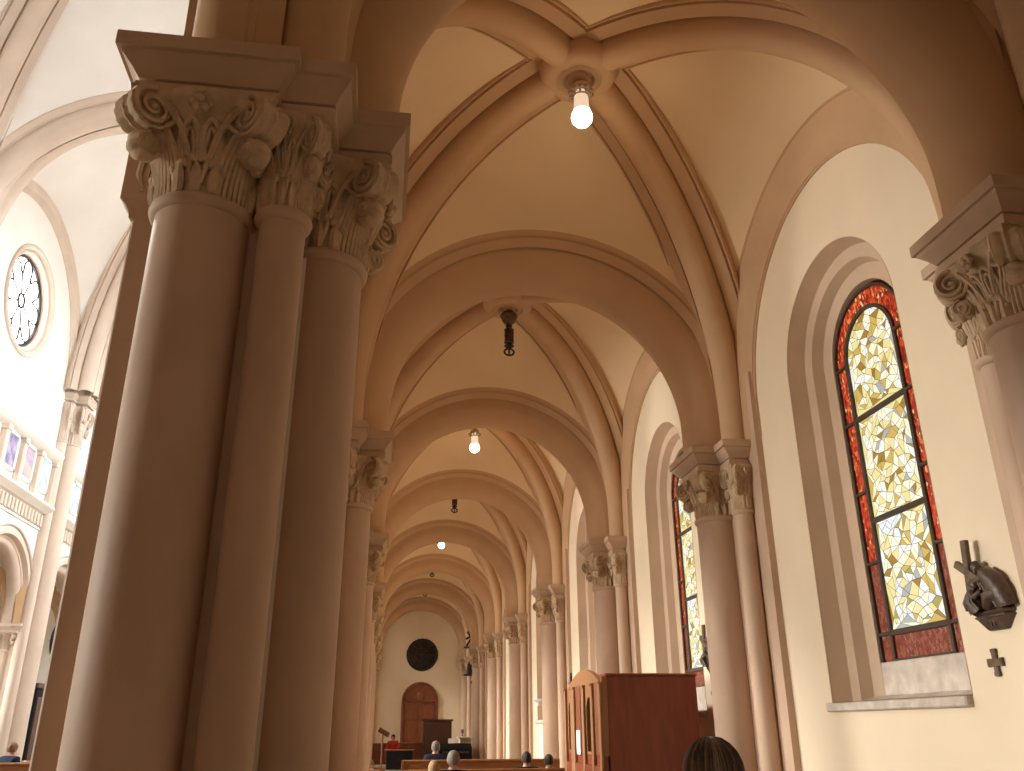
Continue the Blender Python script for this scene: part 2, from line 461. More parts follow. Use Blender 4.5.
ME_capn = ME_cap.copy(); ME_capn.name = 'capital_pale'; ME_capn.materials[0] = M['naverib']
CAPZ0 = SP - .31 - .57     # neck height
def capital(parent, x, y, sx=1., detail=False, z0=CAPZ0):
    o = link('capital', ME_bell if detail else ME_cap, parent, (x, y, z0)); o.scale = (sx, sx, 1)
    if detail:
        for m in ME_vol: link('corner_scroll', m, o)
    return o

def shaft_mb(x, y, r, z0=0.35, z1=CAPZ0, seg=32, flare=1.0):
    prof = [(r * flare, z0), (r * flare, z0 + .8), (r * (flare * .5 + .5), z0 + 1.6), (r, z1 - 1.0), (r, z1 - .12), (r, z1 - .065),
            (r * 1.0 + .012, z1 - .06), (r + .028, z1 - .045), (r + .034, z1 - .025), (r + .028, z1 - .005), (r + .012, z1 + .005), (r, z1 + .01)]
    return MB().lathe(prof, seg, (x, y, 0))
def base_mb(x, y, r):
    k = r / .285
    m = MB().bbox(x - .42 * k, x + .42 * k, y - .42 * k, y + .42 * k, 0, .16, .01)
    return m.lathe([(r * 1.42, .16), (r * 1.5, .19), (r * 1.42, .23), (r * 1.25, .245), (r * 1.22, .27), (r * 1.3, .295), (r * 1.25, .33), (r * 1.08, .36)], 24, (x, y, 0))
def abacus_mb(x0, x1, y0, y1, z1=SP):
    prof = [(0, 0), (0, -.088), (-.026, -.090), (-.028, -.108), (-.04, -.122), (-.08, -.168), (-.108, -.212), (-.128, -.216), (-.128, -.238), (-.100, -.24), (-.100, -.305), (-.115, -.315)]
    return MB().loft([[(x0 - d, y0 - d, z1 + z), (x1 + d, y0 - d, z1 + z), (x1 + d, y1 + d, z1 + z), (x0 - d, y1 + d, z1 + z)] for d, z in prof], True)

# column specs for one pier, local coordinates; (x, y, shaft radius, abacus x0, x1, y0, y1, capital scale)
right_cols = [(-.03, 0., .278, -.485, .75, -.485, .485, 1.0)]      # x measured from 4.485
right_small = [(.105, s * .56, .120, -.185, .28, (-.805 if s < 0 else .295), (-.295 if s < 0 else .805), .50) for s in (-1, 1)]
left_big = [(.595, -.14, .248, .0, 1.09, -.56, .50, 1.0), (-.0, -.615, .245, -.475, .475, -1.02, 0, 1.0), (-.0, .615, .245, -.475, .475, 0, 1.02, 1.0)]
left_small = [(.43, s * .67, .122, .15, .775, (-.94 if s < 0 else .40), (-.40 if s < 0 else .94), .52) for s in (-1, 1)]

def make_pier(kind, detail):
    root = empty('clustered_pier')
    if kind == 'R':
        cols = right_cols + right_small
        core = MB().box(.20, .40, -.955, .955, 0, SP + .9).box(.06, .40, -.40, .40, 0, CAPZ0).box(.02, .38, -.40, .40, CAPZ0, SP + .3)
        core.build('pilaster', M['shaft'], root)
    else:
        cols = left_big + left_small
        core = MB().box(-.26, .45, -.45, .45, 0, SP + 1.0).box(-.22, .33, -.55, .55, 0, SP + .3).box(.20, .41, -.60, .60, 0, CAPZ0 + .4)
        core.build('core', M['shaft'], root)
        # flat nave-side pilaster with its own impost block and leaf relief
        MB().bbox(-.43, -.15, -.44, .44, 0, 4.9, .012).build('nave_pilaster', M['shaft'], root)
        ib = MB().loft([[(x0, y0, z), (.0, y0, z), (.0, -y0, z), (x0, -y0, z)] for x0, y0, z in ((-.43, -.44, 4.21), (-.445, -.455, 4.22), (-.445, -.455, 4.25), (-.465, -.475, 4.29), (-.49, -.50, 4.31), (-.49, -.50, SP - .30))], True)
        for sg in (-1, 1):
            for m in range(3):
                ib.tube([(-.38 + .04 * m, sg * .50, 4.36), (-.41 + .04 * m, sg * .51, 4.46), (-.40 + .05 * m, sg * .515, 4.56), (-.44 + .04 * m, sg * .51, 4.66)], [.01, .018, .018, .008], 6)
        ib.build('impost_block', M['shaft'], root)
    for (x, y, r, x0, x1, y0, y1, s) in cols:
        shaft_mb(x, y, r).build('shaft', M['shaft'], root)
        base_mb(x, y, r).build('base', M['shaft'], root)
        abacus_mb(x0, x1, y0, y1).build('abacus', M['abacus'], root)
        capital(root, x, y, s, detail)
    return root

Rdet = make_pier('R', True); Ldet = make_pier('L', True)
Rsim = make_pier('R', False); Lsim = make_pier('L', False)
rlab = ['near right wall pier cut off by the photo edge, capital beside the big window',
        'right wall pier beyond the big stained glass window, just in front of the wooden confessional',
        'slim right wall pier rising behind the wooden confessional',
        'right wall pier just left of the wooden confessional, fourth along the aisle wall',
        'fifth right wall pier along the aisle, beside the small white wall bracket',
        'sixth right wall pier along the aisle, third from the end wall',
        'seventh right wall pier along the aisle, second from the end wall',
        'last right wall pier, half hidden against the cream end wall']
llab = ['huge foreground clustered pier on the left with three carved capitals',
        'second arcade pier, just right of the huge foreground pier, with a pale abacus',
        'third arcade pier on the left, a narrow strip below its small capital',
        'fourth arcade pier on the left, its bright square abacus edge showing',
        'fifth arcade pier in the left row towards the end wall',
        'sixth arcade pier in the left row towards the end wall',
        'seventh arcade pier in the left row, last but one before the end wall',
        'last arcade pier in the left row, against the end wall']
usedR = usedL = False
for i, y in enumerate(PY):
    det = i < 3
    src = Rdet if det else Rsim
    first = (i == 0) or (i == 3)
    o = src if first else copy_tree(src)
    o.location = (4.435, y, 0); tag(o, rlab[i], 'pier', 'clustered piers along the aisle wall')
    det = i < 2; src = Ldet if det else Lsim; first = i in (0, 2)
    o = src if first else copy_tree(src)
    o.location = (PX, y, 0); tag(o, llab[i], 'pier', 'clustered piers between aisle and nave')

# ------------------------------------------------------------------ room shell
def struct(mb, name, mat, label=None, smooth=0):
    o = mb.build(name, mat, None, None, smooth); o['kind'] = 'structure'
    if label: o['label'] = label
    return o
Y0 = -1.30
struct(MB().box(-19.0, 5.6, Y0, ENDY + .3, -.2, 0), 'floor', M['floor'], 'brown stone church floor')
WZ = CY0 = 1.55 + .21
def win_outline(x, yc, r, zc=5.40, zb=1.78, n=28):
    return [(x, yc + r, zb)] + [(x, yc + r * cos(pi * k / n), zc + r * sin(pi * k / n)) for k in range(n + 1)] + [(x, yc - r, zb)]
rwall = MB()
rwall.poly([(WX, Y0, 0), (WX, ENDY, 0), (WX, ENDY, 10), (WX, Y0, 10)], [win_outline(WX, bayc(i), 1.14) for i in range(1, 8)])
struct(rwall, 'wall_right', M['wall'], 'cream aisle wall with round-headed window recesses')
struct(MB().box(5.50, 5.60, Y0, ENDY, 0, 10), 'wall_outer', M['wall'], 'outer wall skin behind the aisle windows')
struct(MB().box(-1.6, 5.6, ENDY, ENDY + .3, 0, 10), 'wall_end', M['wall'], 'cream end wall of the aisle with door and round window')
struct(MB().box(-19.0, 5.6, Y0 - .3, Y0, 0, 24.0), 'wall_back', M['backwall'], 'unseen closing wall behind the camera, browned to limit bounce')  # invented closing wall; keeps open light from entering behind the camera
# nave wall over the arcade
nw = MB()
def arch_hole(x, yc, r, zs=0., zc=ZC, n=28):
    return [(x, yc + r, zs)] + [(x, yc + r * cos(pi * k / n), zc + r * sin(pi * k / n)) for k in range(n + 1)] + [(x, yc - r, zs)]
def arcade_wall(mb, x, off, zt, r=2.62, roses=()):
    out = [(x, Y0, zt), (x, Y0, .0)]
    for i in range(0, 8):
        yc = bayc(i)
        lo = max(yc - r, Y0 + .02)
        pts = [(x, p, z) for p, z in [(yc - r, 0)] + [(yc - r * cos(pi * k / 28), ZC + r * sin(pi * k / 28)) for k in range(29)] + [(yc + r, 0)]]
        pts = [(a, max(b, Y0 + .01), c) for a, b, c in pts]
        out += pts
    out += [(x, ENDY, 0), (x, ENDY, zt)]
    mb.slab(out, (off, 0, 0), [[(x, yc + rr * cos(-2 * pi * k / 32), zz + rr * sin(-2 * pi * k / 32)) for k in range(32)] for yc, zz, rr in roses])
    return mb
ROSEY = [17.14, 29.14, 41.14]
ROSEZ = 15.78; ROSER = 1.85
arcade_wall(nw, -1.28, .80, 24.0, roses=[(y, ROSEZ, ROSER) for y in ROSEY])
struct(nw, 'wall_arcade', M['nave'], 'high nave wall above the arcade')

# ------------------------------------------------------------------ aisle windows
NX = 5.18
rev_prof = [(4.78, 1.145), (4.985, 1.095), (4.99, 1.085), (4.995, .955), (5.0, .945), (5.125, .905), (5.13, .895), (5.135, .735), (5.14, .725), (5.22, .715)]
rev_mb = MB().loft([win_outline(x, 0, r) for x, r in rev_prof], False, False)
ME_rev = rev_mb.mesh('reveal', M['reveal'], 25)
# stepped sloping bottom of the recess
ss = MB()
ss.loft([[(x, -r, z), (x, r, z)] for x, r, z in ((4.75, 1.14, 1.79), (4.99, 1.16, 1.80), (5.08, 1.06, 1.83), (5.18, .95, 1.86))], False, False)
ss.bbox(4.715, 5.25, -1.135, 1.175, 1.70, 1.785, .012)
ME_sill = ss.mesh('sill', M['sill'])
ME_riser = MB().bbox(5.14, 5.24, -.73, .73, 1.76, 2.16, .01).mesh('stone_riser', M['sill'])
GZ = 5.35
RO, RI = .715, .48
bz = [2.15, 2.43, 3.57, 4.69]     # bar heights
def arch_pts(r, zb, n=24):
    return [(NX, r, zb)] + [(NX, r * cos(pi * k / n), GZ + r * sin(pi * k / n)) for k in range(n + 1)] + [(NX, -r, zb)]
panes = []
def rect(y0, y1, z0, z1): return [(NX, y0, z0), (NX, y1, z0), (NX, y1, z1), (NX, y0, z1)]
from mathutils.geometry import delaunay_2d_cdt
def shard_mesh(outline, cols, inside, seed, step=.092):
    rnd = random.Random(seed); pts = [Vector(p) for p in outline]; n0 = len(pts)
    ys = [p.x for p in pts]; zs = [p.y for p in pts]; y = min(ys) + step * .5; row = 0
    while y < max(ys):
        z = min(zs) + step * (.5 if row % 2 else .9)
        while z < max(zs):
            p = Vector((y + rnd.uniform(-.42, .42) * step, z + rnd.uniform(-.42, .42) * step))
            if inside(p, .03): pts.append(p)
            z += step
        y += step * .9; row += 1
    vs, es, fs, *_ = delaunay_2d_cdt(pts, [(i, (i + 1) % n0) for i in range(n0)], [], 1, 1e-5)
    used = set(); polys = []; edge = {}
    for i, f in enumerate(fs):
        for k in range(3): edge.setdefault(frozenset((f[k], f[(k + 1) % 3])), []).append(i)
    order = list(range(len(fs))); rnd.shuffle(order)
    for i in order:
        if i in used: continue
        used.add(i); f = list(fs[i])
        if rnd.random() < .62:
            for k in range(3):
                a, b = f[k], f[(k + 1) % 3]
                nb = [j for j in edge[frozenset((a, b))] if j != i and j not in used]
                if nb:
                    o_ = [v for v in fs[nb[0]] if v not in (a, b)][0]; used.add(nb[0]); f.insert(k + 1, o_); break
        polys.append(f)
    m = MB(); mi = []
    m.add([(NX + .006, p[0], p[1]) for p in outline], [tuple(range(n0))]); mi.append(0)
    for f in polys:
        q = [vs[v] for v in f]; c = sum(q, Vector((0, 0))) / len(q)
        sh = [c + (p - c) * max(.5, 1 - .0042 / max((p - c).length, .01)) for p in q]
        m.add([(NX, p.x, p.y) for p in sh], [tuple(range(len(sh)))]); mi.append(1 + rnd.choices(range(len(cols)), [c_[1] for c_ in cols])[0])
    me = m.mesh('amber_pane', M['lead'], 0, False)
    for c_ in cols: me.materials.append(M[c_[0]])
    me.polygons.foreach_set('material_index', mi); me.update()
    return me
GL = {'g_cream': ((.93, .88, .66), .80), 'g_white': ((.86, .90, .84), .80), 'g_yellow': ((.86, .76, .36), .72), 'g_gold': ((.72, .52, .14), .62), 'g_ochre': ((.46, .27, .05), .55), 'g_pale': ((.80, .86, .90), .74), 'g_grey': ((.50, .54, .52), .6), 'g_olive': ((.48, .42, .12), .6)}
for k, (c, st_) in GL.items():
    M[k] = emit('lit glass ' + k[2:], c, st_ * .97); q_ = M[k].node_tree.nodes['Principled BSDF']; q_.inputs['Roughness'].default_value = .3; q_.inputs['Base Color'].default_value = (c[0] * .3, c[1] * .3, c[2] * .3, 1)
up = [('g_cream', 30), ('g_white', 14), ('g_yellow', 24), ('g_gold', 12), ('g_ochre', 8), ('g_grey', 4)]
lo_ = [('g_pale', 17), ('g_white', 17), ('g_cream', 20), ('g_yellow', 24), ('g_gold', 8), ('g_ochre', 5), ('g_grey', 5), ('g_olive', 7)]
def inrect(z0, z1): return lambda p, e: abs(p.x) < RI - e and z0 + e < p.y < z1 - e
def inarch(p, e): return abs(p.x) < RI - e and p.y > bz[3] + e and (p.y < GZ or (p.x ** 2 + (p.y - GZ) ** 2) ** .5 < RI - e)
def bord(z0, z1): return [(-RI, z0), (0, z0), (RI, z0), (RI, (z0 + z1) / 2), (RI, z1), (0, z1), (-RI, z1), (-RI, (z0 + z1) / 2)]
ME_p1 = shard_mesh(bord(bz[1], bz[2]), lo_, inrect(bz[1], bz[2]), 3)
ME_p2 = shard_mesh(bord(bz[2], bz[3]), up, inrect(bz[2], bz[3]), 4)
ME_p3 = shard_mesh([(RI, bz[3])] + [(RI * cos(pi * k / 14), GZ + RI * sin(pi * k / 14)) for k in range(15)] + [(-RI, bz[3])], up, inarch, 5)
rb = MB()
n = 24
oa = [(RO, 3.15)] + [(RO * cos(pi * k / n), GZ + RO * sin(pi * k / n)) for k in range(n + 1)] + [(-RO, 3.15)]
ia = [(RI, 3.15)] + [(RI * cos(pi * k / n), GZ + RI * sin(pi * k / n)) for k in range(n + 1)] + [(-RI, 3.15)]
rb.loft([[(NX, y, z) for y, z in oa], [(NX, y, z) for y, z in ia]], False, False)
ME_rb = rb.mesh('red_border', M['redshard'], 0)
rf = MB().poly(rect(-RO, -RI, bz[0], 3.15)).poly(rect(RI, RO, bz[0], 3.15)).poly(rect(-RI, RI, bz[0], bz[1]))
ME_rf = rf.mesh('faded_border', M['redfaded'], 0)
ld = MB()
x0, x1 = NX - .03, NX + .02
def strip(y0, y1, z0, z1): ld.bbox(x0, x1, y0, y1, z0, z1, .005)
ar = [(y, z) for y, z in ia[1:-1]]
ld.loft([[(x, y * s, GZ + (z - GZ) * s) for y, z in ar] for x, s in ((x1, .955), (x0, .955), (x0, 1.045), (x1, 1.045))], False, False)
for sg in (-1, 1):
    strip(sg * RI - .024, sg * RI + .024, bz[0], GZ)
    ld.loft([[(x, sg * (RO - d), bz[0]), (x, sg * (RO - d), GZ)] for x, d in ((x1, .03), (x0, .03), (x0, -.01), (x1, -.01))], False, False)
    for zz in (2.43, 3.15, 3.90, 4.69, 5.36):
        yy = sorted((sg * RI, sg * RO)); strip(yy[0], yy[1], zz - .018, zz + .018)
for zz in bz[1:]: strip(-RI, RI, zz - .028, zz + .028)
strip(-RI, RI, bz[0] - .0, bz[0] + .03)
oo = [(RO * cos(pi * k / n), GZ + RO * sin(pi * k / n)) for k in range(n + 1)]
ld.loft([[(x, y * s, GZ + (z - GZ) * s) for y, z in oo] for x, s in ((x1, .965), (x0, .965), (x0, 1.01), (x1, 1.01))], False, False)
ME_ld = ld.mesh('lead_frame', M['lead'])
wlab = ['big tall stained glass window of amber and white shards with a red border on the near right wall',
        'second stained glass window, its red edge and amber strip seen left of a pier',
        'third stained glass window, a thin red strip beside a pier behind the confessional',
        'fourth aisle window, hidden in its recess beyond the confessional', 'fifth aisle window along the wall', 'sixth aisle window along the wall', 'seventh aisle window beside the end wall']
for i in range(1, 8):
    w = empty('window_%d' % i, (-.065, bayc(i), 0)); tag(w, wlab[i - 1], 'window', 'stained glass windows of the side aisle', 'structure')
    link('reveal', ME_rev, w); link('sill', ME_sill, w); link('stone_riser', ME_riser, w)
    for m in (ME_p1, ME_p2, ME_p3): link('amber_pane', m, w)
    link('red_border', ME_rb, w)
    tag(link('faded_border', ME_rf, w), 'faded pinkish lower border')
    link('lead_frame', ME_ld, w)

# ------------------------------------------------------------------ lamps
def lit_lamp():
    r = empty('ceiling_lamp')
    cp = MB().lathe([(.001, .02), (.10, .02), (.115, -.01), (.10, -.035), (.06, -.045), (.05, -.06)], 20); cp.build('ceiling_cap', M['capital'], r)
    MB().tube([(0, 0, -.02), (0, 0, .30)], .03, 10).build('stem', M['bronze2'], r)
    cr = MB()
    for k in range(10):
        t = 2 * pi * k / 10
        cr.tube([(.075 * cos(t), .075 * sin(t), -.03), (.135 * cos(t), .135 * sin(t), -.09), (.10 * cos(t), .10 * sin(t), -.15)], [.012, .02, .010], 6)
        cr.ball((.135 * cos(t), .135 * sin(t), -.10), .022, 8)
    cr.lathe([(.09, -.13), (.105, -.145), (.09, -.16), (.075, -.145), (.09, -.13)], 20)
    cr.build('glass_collar', M['crystal'], r)
    MB().lathe([(.05, -.06), (.075, -.10), (.082, -.16), (.088, -.28), (.10, -.34), (.102, -.36)], 24).build('bulb_neck', M['bulbneck'], r)
    MB().lathe([(.102, -.36), (.118, -.40), (.124, -.44), (.115, -.49), (.08, -.535), (.04, -.553), (.001, -.558)], 24).build('bulb', M['bulb'], r)
    return r
def dark_lamp():
    r = empty('lamp_fitting')
    MB().lathe([(.001, .02), (.12, .02), (.16, -.03), (.15, -.07), (.12, -.09), (.13, -.12), (.10, -.17), (.06, -.19), (.04, -.21)], 24).build('ceiling_cap', M['bronze2'], r)
    k_ = MB().ball((0, 0, -.24), .062, 12).lathe([(.03, -.28), (.045, -.30), (.03, -.32)], 14)
    k_.build('knob', M['bronze'], r)
    cg = MB()
    for q in range(8):
        t = 2 * pi * q / 8
        cg.tube([(.07 * cos(t + a), .07 * sin(t + a), -.31 - .26 * a / 1.6) for a in [k * .2 for k in range(9)]], .016, 6)
        cg.tube([(.07 * cos(t - a), .07 * sin(t - a), -.31 - .26 * a / 1.6) for a in [k * .2 for k in range(9)]], .012, 6)
    cg.lathe([(.045, -.31), (.045, -.57)], 12)
    for zz in (-.31, -.57): cg.lathe([(.06, zz + .02), (.092, zz), (.06, zz - .02)], 18)
    cg.build('twisted_cage', M['bronze'], r)
    tl = MB().lathe([(.05, -.60), (.09, -.63), (.06, -.66), (.03, -.68)], 18)
    tl.tube([(.085 * cos(t), 0, -.75 + .065 * sin(t)) for t in [2 * pi * k / 20 for k in range(21)]], .018, 8)
    tl.tube([(0, .06 * cos(t), -.74 + .055 * sin(t)) for t in [2 * pi * k / 20 for k in range(21)]], .012, 6)
    tl.build('ring_tail', M['iron'], r)
    return r
la = lit_lamp(); da = dark_lamp()
llabs = {1: 'big lit bulb hanging from the nearest vault boss', 2: 'dark ornate unlit lamp fitting hanging from the second vault boss', 3: 'lit bulb hanging in the third vault bay', 4: 'small dark unlit fitting hanging in the fourth vault bay',
         5: 'smallest lit bulb, far down the aisle vault', 6: 'tiny dark unlit fitting in the sixth vault bay', 7: 'tiniest dark fitting, in the last vault bay before the end wall'}
lit_used = dark_used = False
for i in range(1, 8):
    lit = i in (1, 3, 5)
    if lit: o = la if not lit_used else copy_tree(la); lit_used = True
    else: o = da if not dark_used else copy_tree(da); dark_used = True
    o.location = (CX + .02, bayc(i), CROWN - .06 - (.05 if i == 1 else .24 if lit else .04)); tag(o, llabs[i], 'lamp', 'lit aisle bulbs' if lit else 'unlit aisle lamp fittings')
for i in (1, 3, 5):
    ld_ = bpy.data.lights.new('lamp_light', 'POINT'); ld_.energy = 9; ld_.color = (1, .60, .28); ld_.shadow_soft_size = .13
    lo = bpy.data.objects.new('lamp_light', ld_); COL.objects.link(lo); lo.location = (CX + .02, bayc(i), CROWN - .060 - (.05 if i == 1 else .24) - .70)

# ------------------------------------------------------------------ station reliefs and small crosses
def station():
    r = empty('relief')
    # plaque / console: flares up from a narrow foot
    x = 0
    def sec(z, hy, dx): return [(.02, -hy, z), (-dx, -hy * .8, z), (-dx, hy * .8, z), (.02, hy, z)]
    MB().loft([sec(0, .12, .05), sec(.012, .135, .06), sec(.15, .215, .105), sec(.16, .23, .12), sec(.18, .23, .12), sec(.19, .215, .105), sec(.215, .24, .13), sec(.24, .245, .135), sec(.25, .23, .12)], True).build('console', M['bronze'], r).scale = (.8, 1, .70)
    nm = MB()
    for dy in (-.018, .018):
        nm.box(-.098, -.075, dy - .006, dy + .006, .045, .115)
    nm.box(-.098, -.075, -.036, .036, .110, .118).box(-.098, -.075, -.036, .036, .042, .050)
    nm.build('numeral', M['bronze2'], r).scale = (.8, 1, .70)
    # back ground of the relief
    bg = MB(); pts = [(-.22, .25), (-.225, .34), (-.15, .42), (-.03, .46), (.08, .43), (.17, .36), (.20, .25)]
    bg.slab([(.02, y, z) for y, z in pts], (-.05, 0, 0)); bg.build('ground', M['bronze'], r, (0, 0, -.075))
    # cross leaning to the far side
    cr = MB(); R = Matrix.Translation((-.115, .13, .575)) @ Matrix.Rotation(radians(5), 4, 'X')
    cr.bbox(-.025, .025, -.035, .035, -.32, .34, .006, R)
    R2 = R @ Matrix.Translation((0, 0, .04)) @ Matrix.Rotation(radians(-58), 4, 'X')
    cr.bbox(-.03, .02, -.035, .035, -.17, .17, .006, R2)
    cr.build('cross', M['bronze2'], r, (0, 0, -.075))
    # stooping figure bearing the cross, and a kneeling one before it
    def fig(name, chain, rad, head, hr):
        f = MB(); f.tube(chain, rad, 16); f.ball(head, hr, 12, 1, 1.25)
        f.ball((head[0] - .02, head[1], head[2] - hr * .9), hr * .55, 8)
        return f
    f1 = fig('figure', [(-.06, -.19, .26), (-.08, -.17, .38), (-.10, -.12, .50), (-.10, -.03, .58), (-.10, .01, .60)], [.09, .10, .095, .075, .035], (-.11, .045, .645), .052)
    f1.tube([(-.12, -.08, .56), (-.15, .02, .52), (-.15, .12, .50)], [.04, .035, .025], 8)
    f1.tube([(-.11, -.16, .38), (-.14, -.06, .36), (-.12, -.02, .26)], [.075, .065, .05], 8)
    for k in range(5): f1.tube([(-.14 + .01 * k, -.22 + .05 * k, .26), (-.165 + .01 * k, -.17 + .04 * k, .38), (-.16, -.12 + .03 * k, .50)], .016, 6)
    f1.build('figure', M['bronze'], r, (.02, 0, -.075), 85)
    f2 = fig('figure', [(-.11, .10, .26), (-.14, .12, .34), (-.14, .11, .42), (-.14, .09, .45)], [.10, .085, .06, .03], (-.14, .075, .49), .045)
    f2.tube([(-.16, .12, .40), (-.19, .04, .37), (-.17, -.02, .42)], [.032, .028, .02], 8)
    for k in range(4): f2.tube([(-.19, .02 + .05 * k, .26), (-.215, .06 + .035 * k, .33), (-.19, .09 + .015 * k, .41)], .014, 6)
    f2.build('figure', M['bronze'], r, (.02, 0, -.075), 85)
    return r
st = station()
def crosslet():
    m = MB(); m.bbox(-.02, .005, -.032, .032, -.10, .10, .006); m.bbox(-.024, .004, -.085, .085, -.034, .034, .006)
    for y, z in ((0, .10), (0, -.10), (.085, -.025), (-.085, -.025)):
        m.bbox(-.022, .005, y - .038, y + .038, z - .02, z + .02, .006) if y == 0 else m.bbox(-.022, .005, y - .02, y + .02, z - .013, z + .063, .006)
    return m.build('wall_cross', M['bronze2'])
cl = crosslet()
slabs = ['dark bronze relief of stooping figures with a tilted cross, right of the big window', 'dark bronze relief seen edge-on between the second window and the pier', 'bronze relief on the wall behind the confessional',
         'dark bronze relief on the wall between the fourth and fifth piers', 'dark bronze relief on the wall of the fifth bay', 'dark bronze relief on the wall of the sixth bay']
clabs = ['small dark metal cross on the wall below the near relief', 'small dark metal cross below the relief seen edge-on', 'small metal cross behind the confessional', 'small metal cross in the fourth bay',
         'small metal cross in the fifth bay', 'small metal cross in the sixth bay']
for i in (0, 1, 3, 4):
    o = st if i == 0 else copy_tree(st); o.location = (WX, 6.11 + L * i, 2.24); o.scale = (.82, .92, .84); tag(o, slabs[i], 'relief', 'bronze reliefs along the aisle wall')
    o = cl if i == 0 else copy_tree(cl); o.location = (WX - .002, 6.235 + L * i, 2.01); o.scale = (1, .85, .85); tag(o, clabs[i], 'cross', 'small crosses below the reliefs')

# ------------------------------------------------------------------ confessional
cf = empty('confessional', (0, 0, 0)); tag(cf, 'dark mahogany confessional with a pale orange slotted front against the right wall', 'confessional')
XA, XB, YA, YB, ZT = 2.92, 4.22, 11.58, 13.98, 2.20
MB().bbox(XA + .07, XB, YA, YA + .05, 0, ZT, .006).build('side_panel', M['mahog'], cf)
MB().bbox(XA + .07, XB, YB - .05, YB, 0, ZT, .006).build('side_panel', M['mahog'], cf)
MB().bbox(XB - .05, XB, YA + .05, YB - .05, 0, ZT, .006).build('back_panel', M['mahog'], cf)
tp = MB().bbox(XA + .05, XB + .02, YA - .015, YB + .015, ZT, ZT + .035, .008); tp.build('top_panel', M['mahog'], cf)
fr = MB()
yc = (YA + YB) / 2
def fy(t): return YA + (YB - YA) * t
# front board with gable-arched top and lancet openings
top = [(fy(t), ZT - .10 + .24 * (1 - abs((t - .48) / .46) ** 1.9)) if abs(t - .48) < .46 else (fy(t), ZT - .10 if t > .5 else ZT) for t in [k / 60 for k in range(61)]]
out = [(XA, YA, 1.22)] + [(XA, y, z) for y, z in top] + [(XA, YB, 1.22)]
def lancet(y0, y1, z0, z1):
    c = (y0 + y1) / 2; r = (y1 - y0) / 2
    return [(XA, y0, z0)] + [(XA, c - r * cos(pi * k / 12), z1 - r + r * sin(pi * k / 12)) for k in range(13)] + [(XA, y1, z0)]
holes = [lancet(fy(.24), fy(.40), 1.26, 1.96), lancet(fy(.79), fy(.91), 1.26, 1.93)]
fr.slab(out, (.07, 0, 0), holes); fr.build('front_board', M['oak'], cf, None, 30)
for t in (.02, .205, .435, .70, .755, .96):
    pm = MB().bbox(XA - .045, XA, fy(t) - .05, fy(t) + .05, 0, 2.12, .012); pm.bbox(XA - .055, XA, fy(t) - .06, fy(t) + .06, 2.10, 2.13, .008); pm.build('post', M['oak'], cf)
for t0, t1 in ((.06, .16), (.54, .65)):
    MB().bbox(XA - .02, XA + .012, fy(t0), fy(t1), 1.23, 2.14, .006).build('red_strip', M['door'], cf)
MB().bbox(XA, XA + .05, YA, YB, 0, 1.22, .008).build('dado', M['mahog'], cf)
for t0, t1 in ((.06, .42), (.48, .94)):
    MB().bbox(XA - .03, XA + .01, fy(t0), fy(t1), .15, 1.10, .02).build('dado_panel', M['mahog'], cf)
MB().bbox(XA + .5, XA + .53, YA + .06, YB - .06, 0, 2.0, .01).build('inner_board', M['dkwood'], cf)
nt_ = MB().box(XA - .026, XA - .021, fy(.595) - .12, fy(.595) + .12, 1.21, 1.53); tag(nt_.build('paper_notice', M['white'], cf), 'white paper notice')
fin = MB().bbox(-.012, .012, -.012, .012, 0, .16, .003).bbox(-.012, .012, -.045, .045, .08, .105, .003)
o = fin.build('finial_cross', M['iron'], cf, (XA + .03, fy(.86), ZT))

# ------------------------------------------------------------------ pews
def pew(x0, x1, lab, y, n_end=True, rz=0, grp='pews in the side aisle'):
    r = empty('pew', ((x0 + x1) / 2, y, 0), rz); tag(r, lab, 'pew', grp); h = (x1 - x0) / 2
    b = MB().bbox(-h + .04, h - .04, -.02, .02, .45, .93, .008); b.bbox(-h, h, -.045, .045, .93, .985, .015)
    for k in range(max(2, int(h * 2))):
        w = 2 * h / max(2, int(h * 2)); xx = -h + w * k
        b.bbox(xx + .08, xx + w - .08, -.032, -.015, .55, .86, .008)
    b.build('backrest', M['pew'], r)
    MB().bbox(-h + .04, h - .04, .0, .42, .42, .46, .01).build('seat', M['pew'], r)
    for s in (-1, 1):
        e = MB().slab([(s * h, -.05, 0), (s * h, .44, 0), (s * h, .44, .46), (s * h, .40, .62), (s * h, .20, .66), (s * h, .06, .98), (s * h, -.05, .98)], (-s * .05, 0, 0)); e.build('end_panel', M['pew'], r)
    MB().bbox(-h + .05, h - .05, -.34, -.22, .18, .22, .01).build('kneeler', M['pew'], r)
    return r
pew(.42, 3.6, 'honey brown pew beyond the grey-haired man, its top edge shining', 14.3)
pew(.52, 3.75, 'honey brown pew seating the person in the dark blue jacket', 18.8)
pew(.45, 2.75, 'pew seating the grey-haired and blond people', 12.28)
pew(.55, 3.0, 'pew hidden below the photo edge, seating the brown-haired person', 8.35)
pew(-10.5, -5.2, 'reddish brown nave pew at the lower left corner', 19.9, grp='nave pews')
pew(-10.5, -5.2, 'nave pew one row further forward at the lower left', 21.2, grp='nave pews')

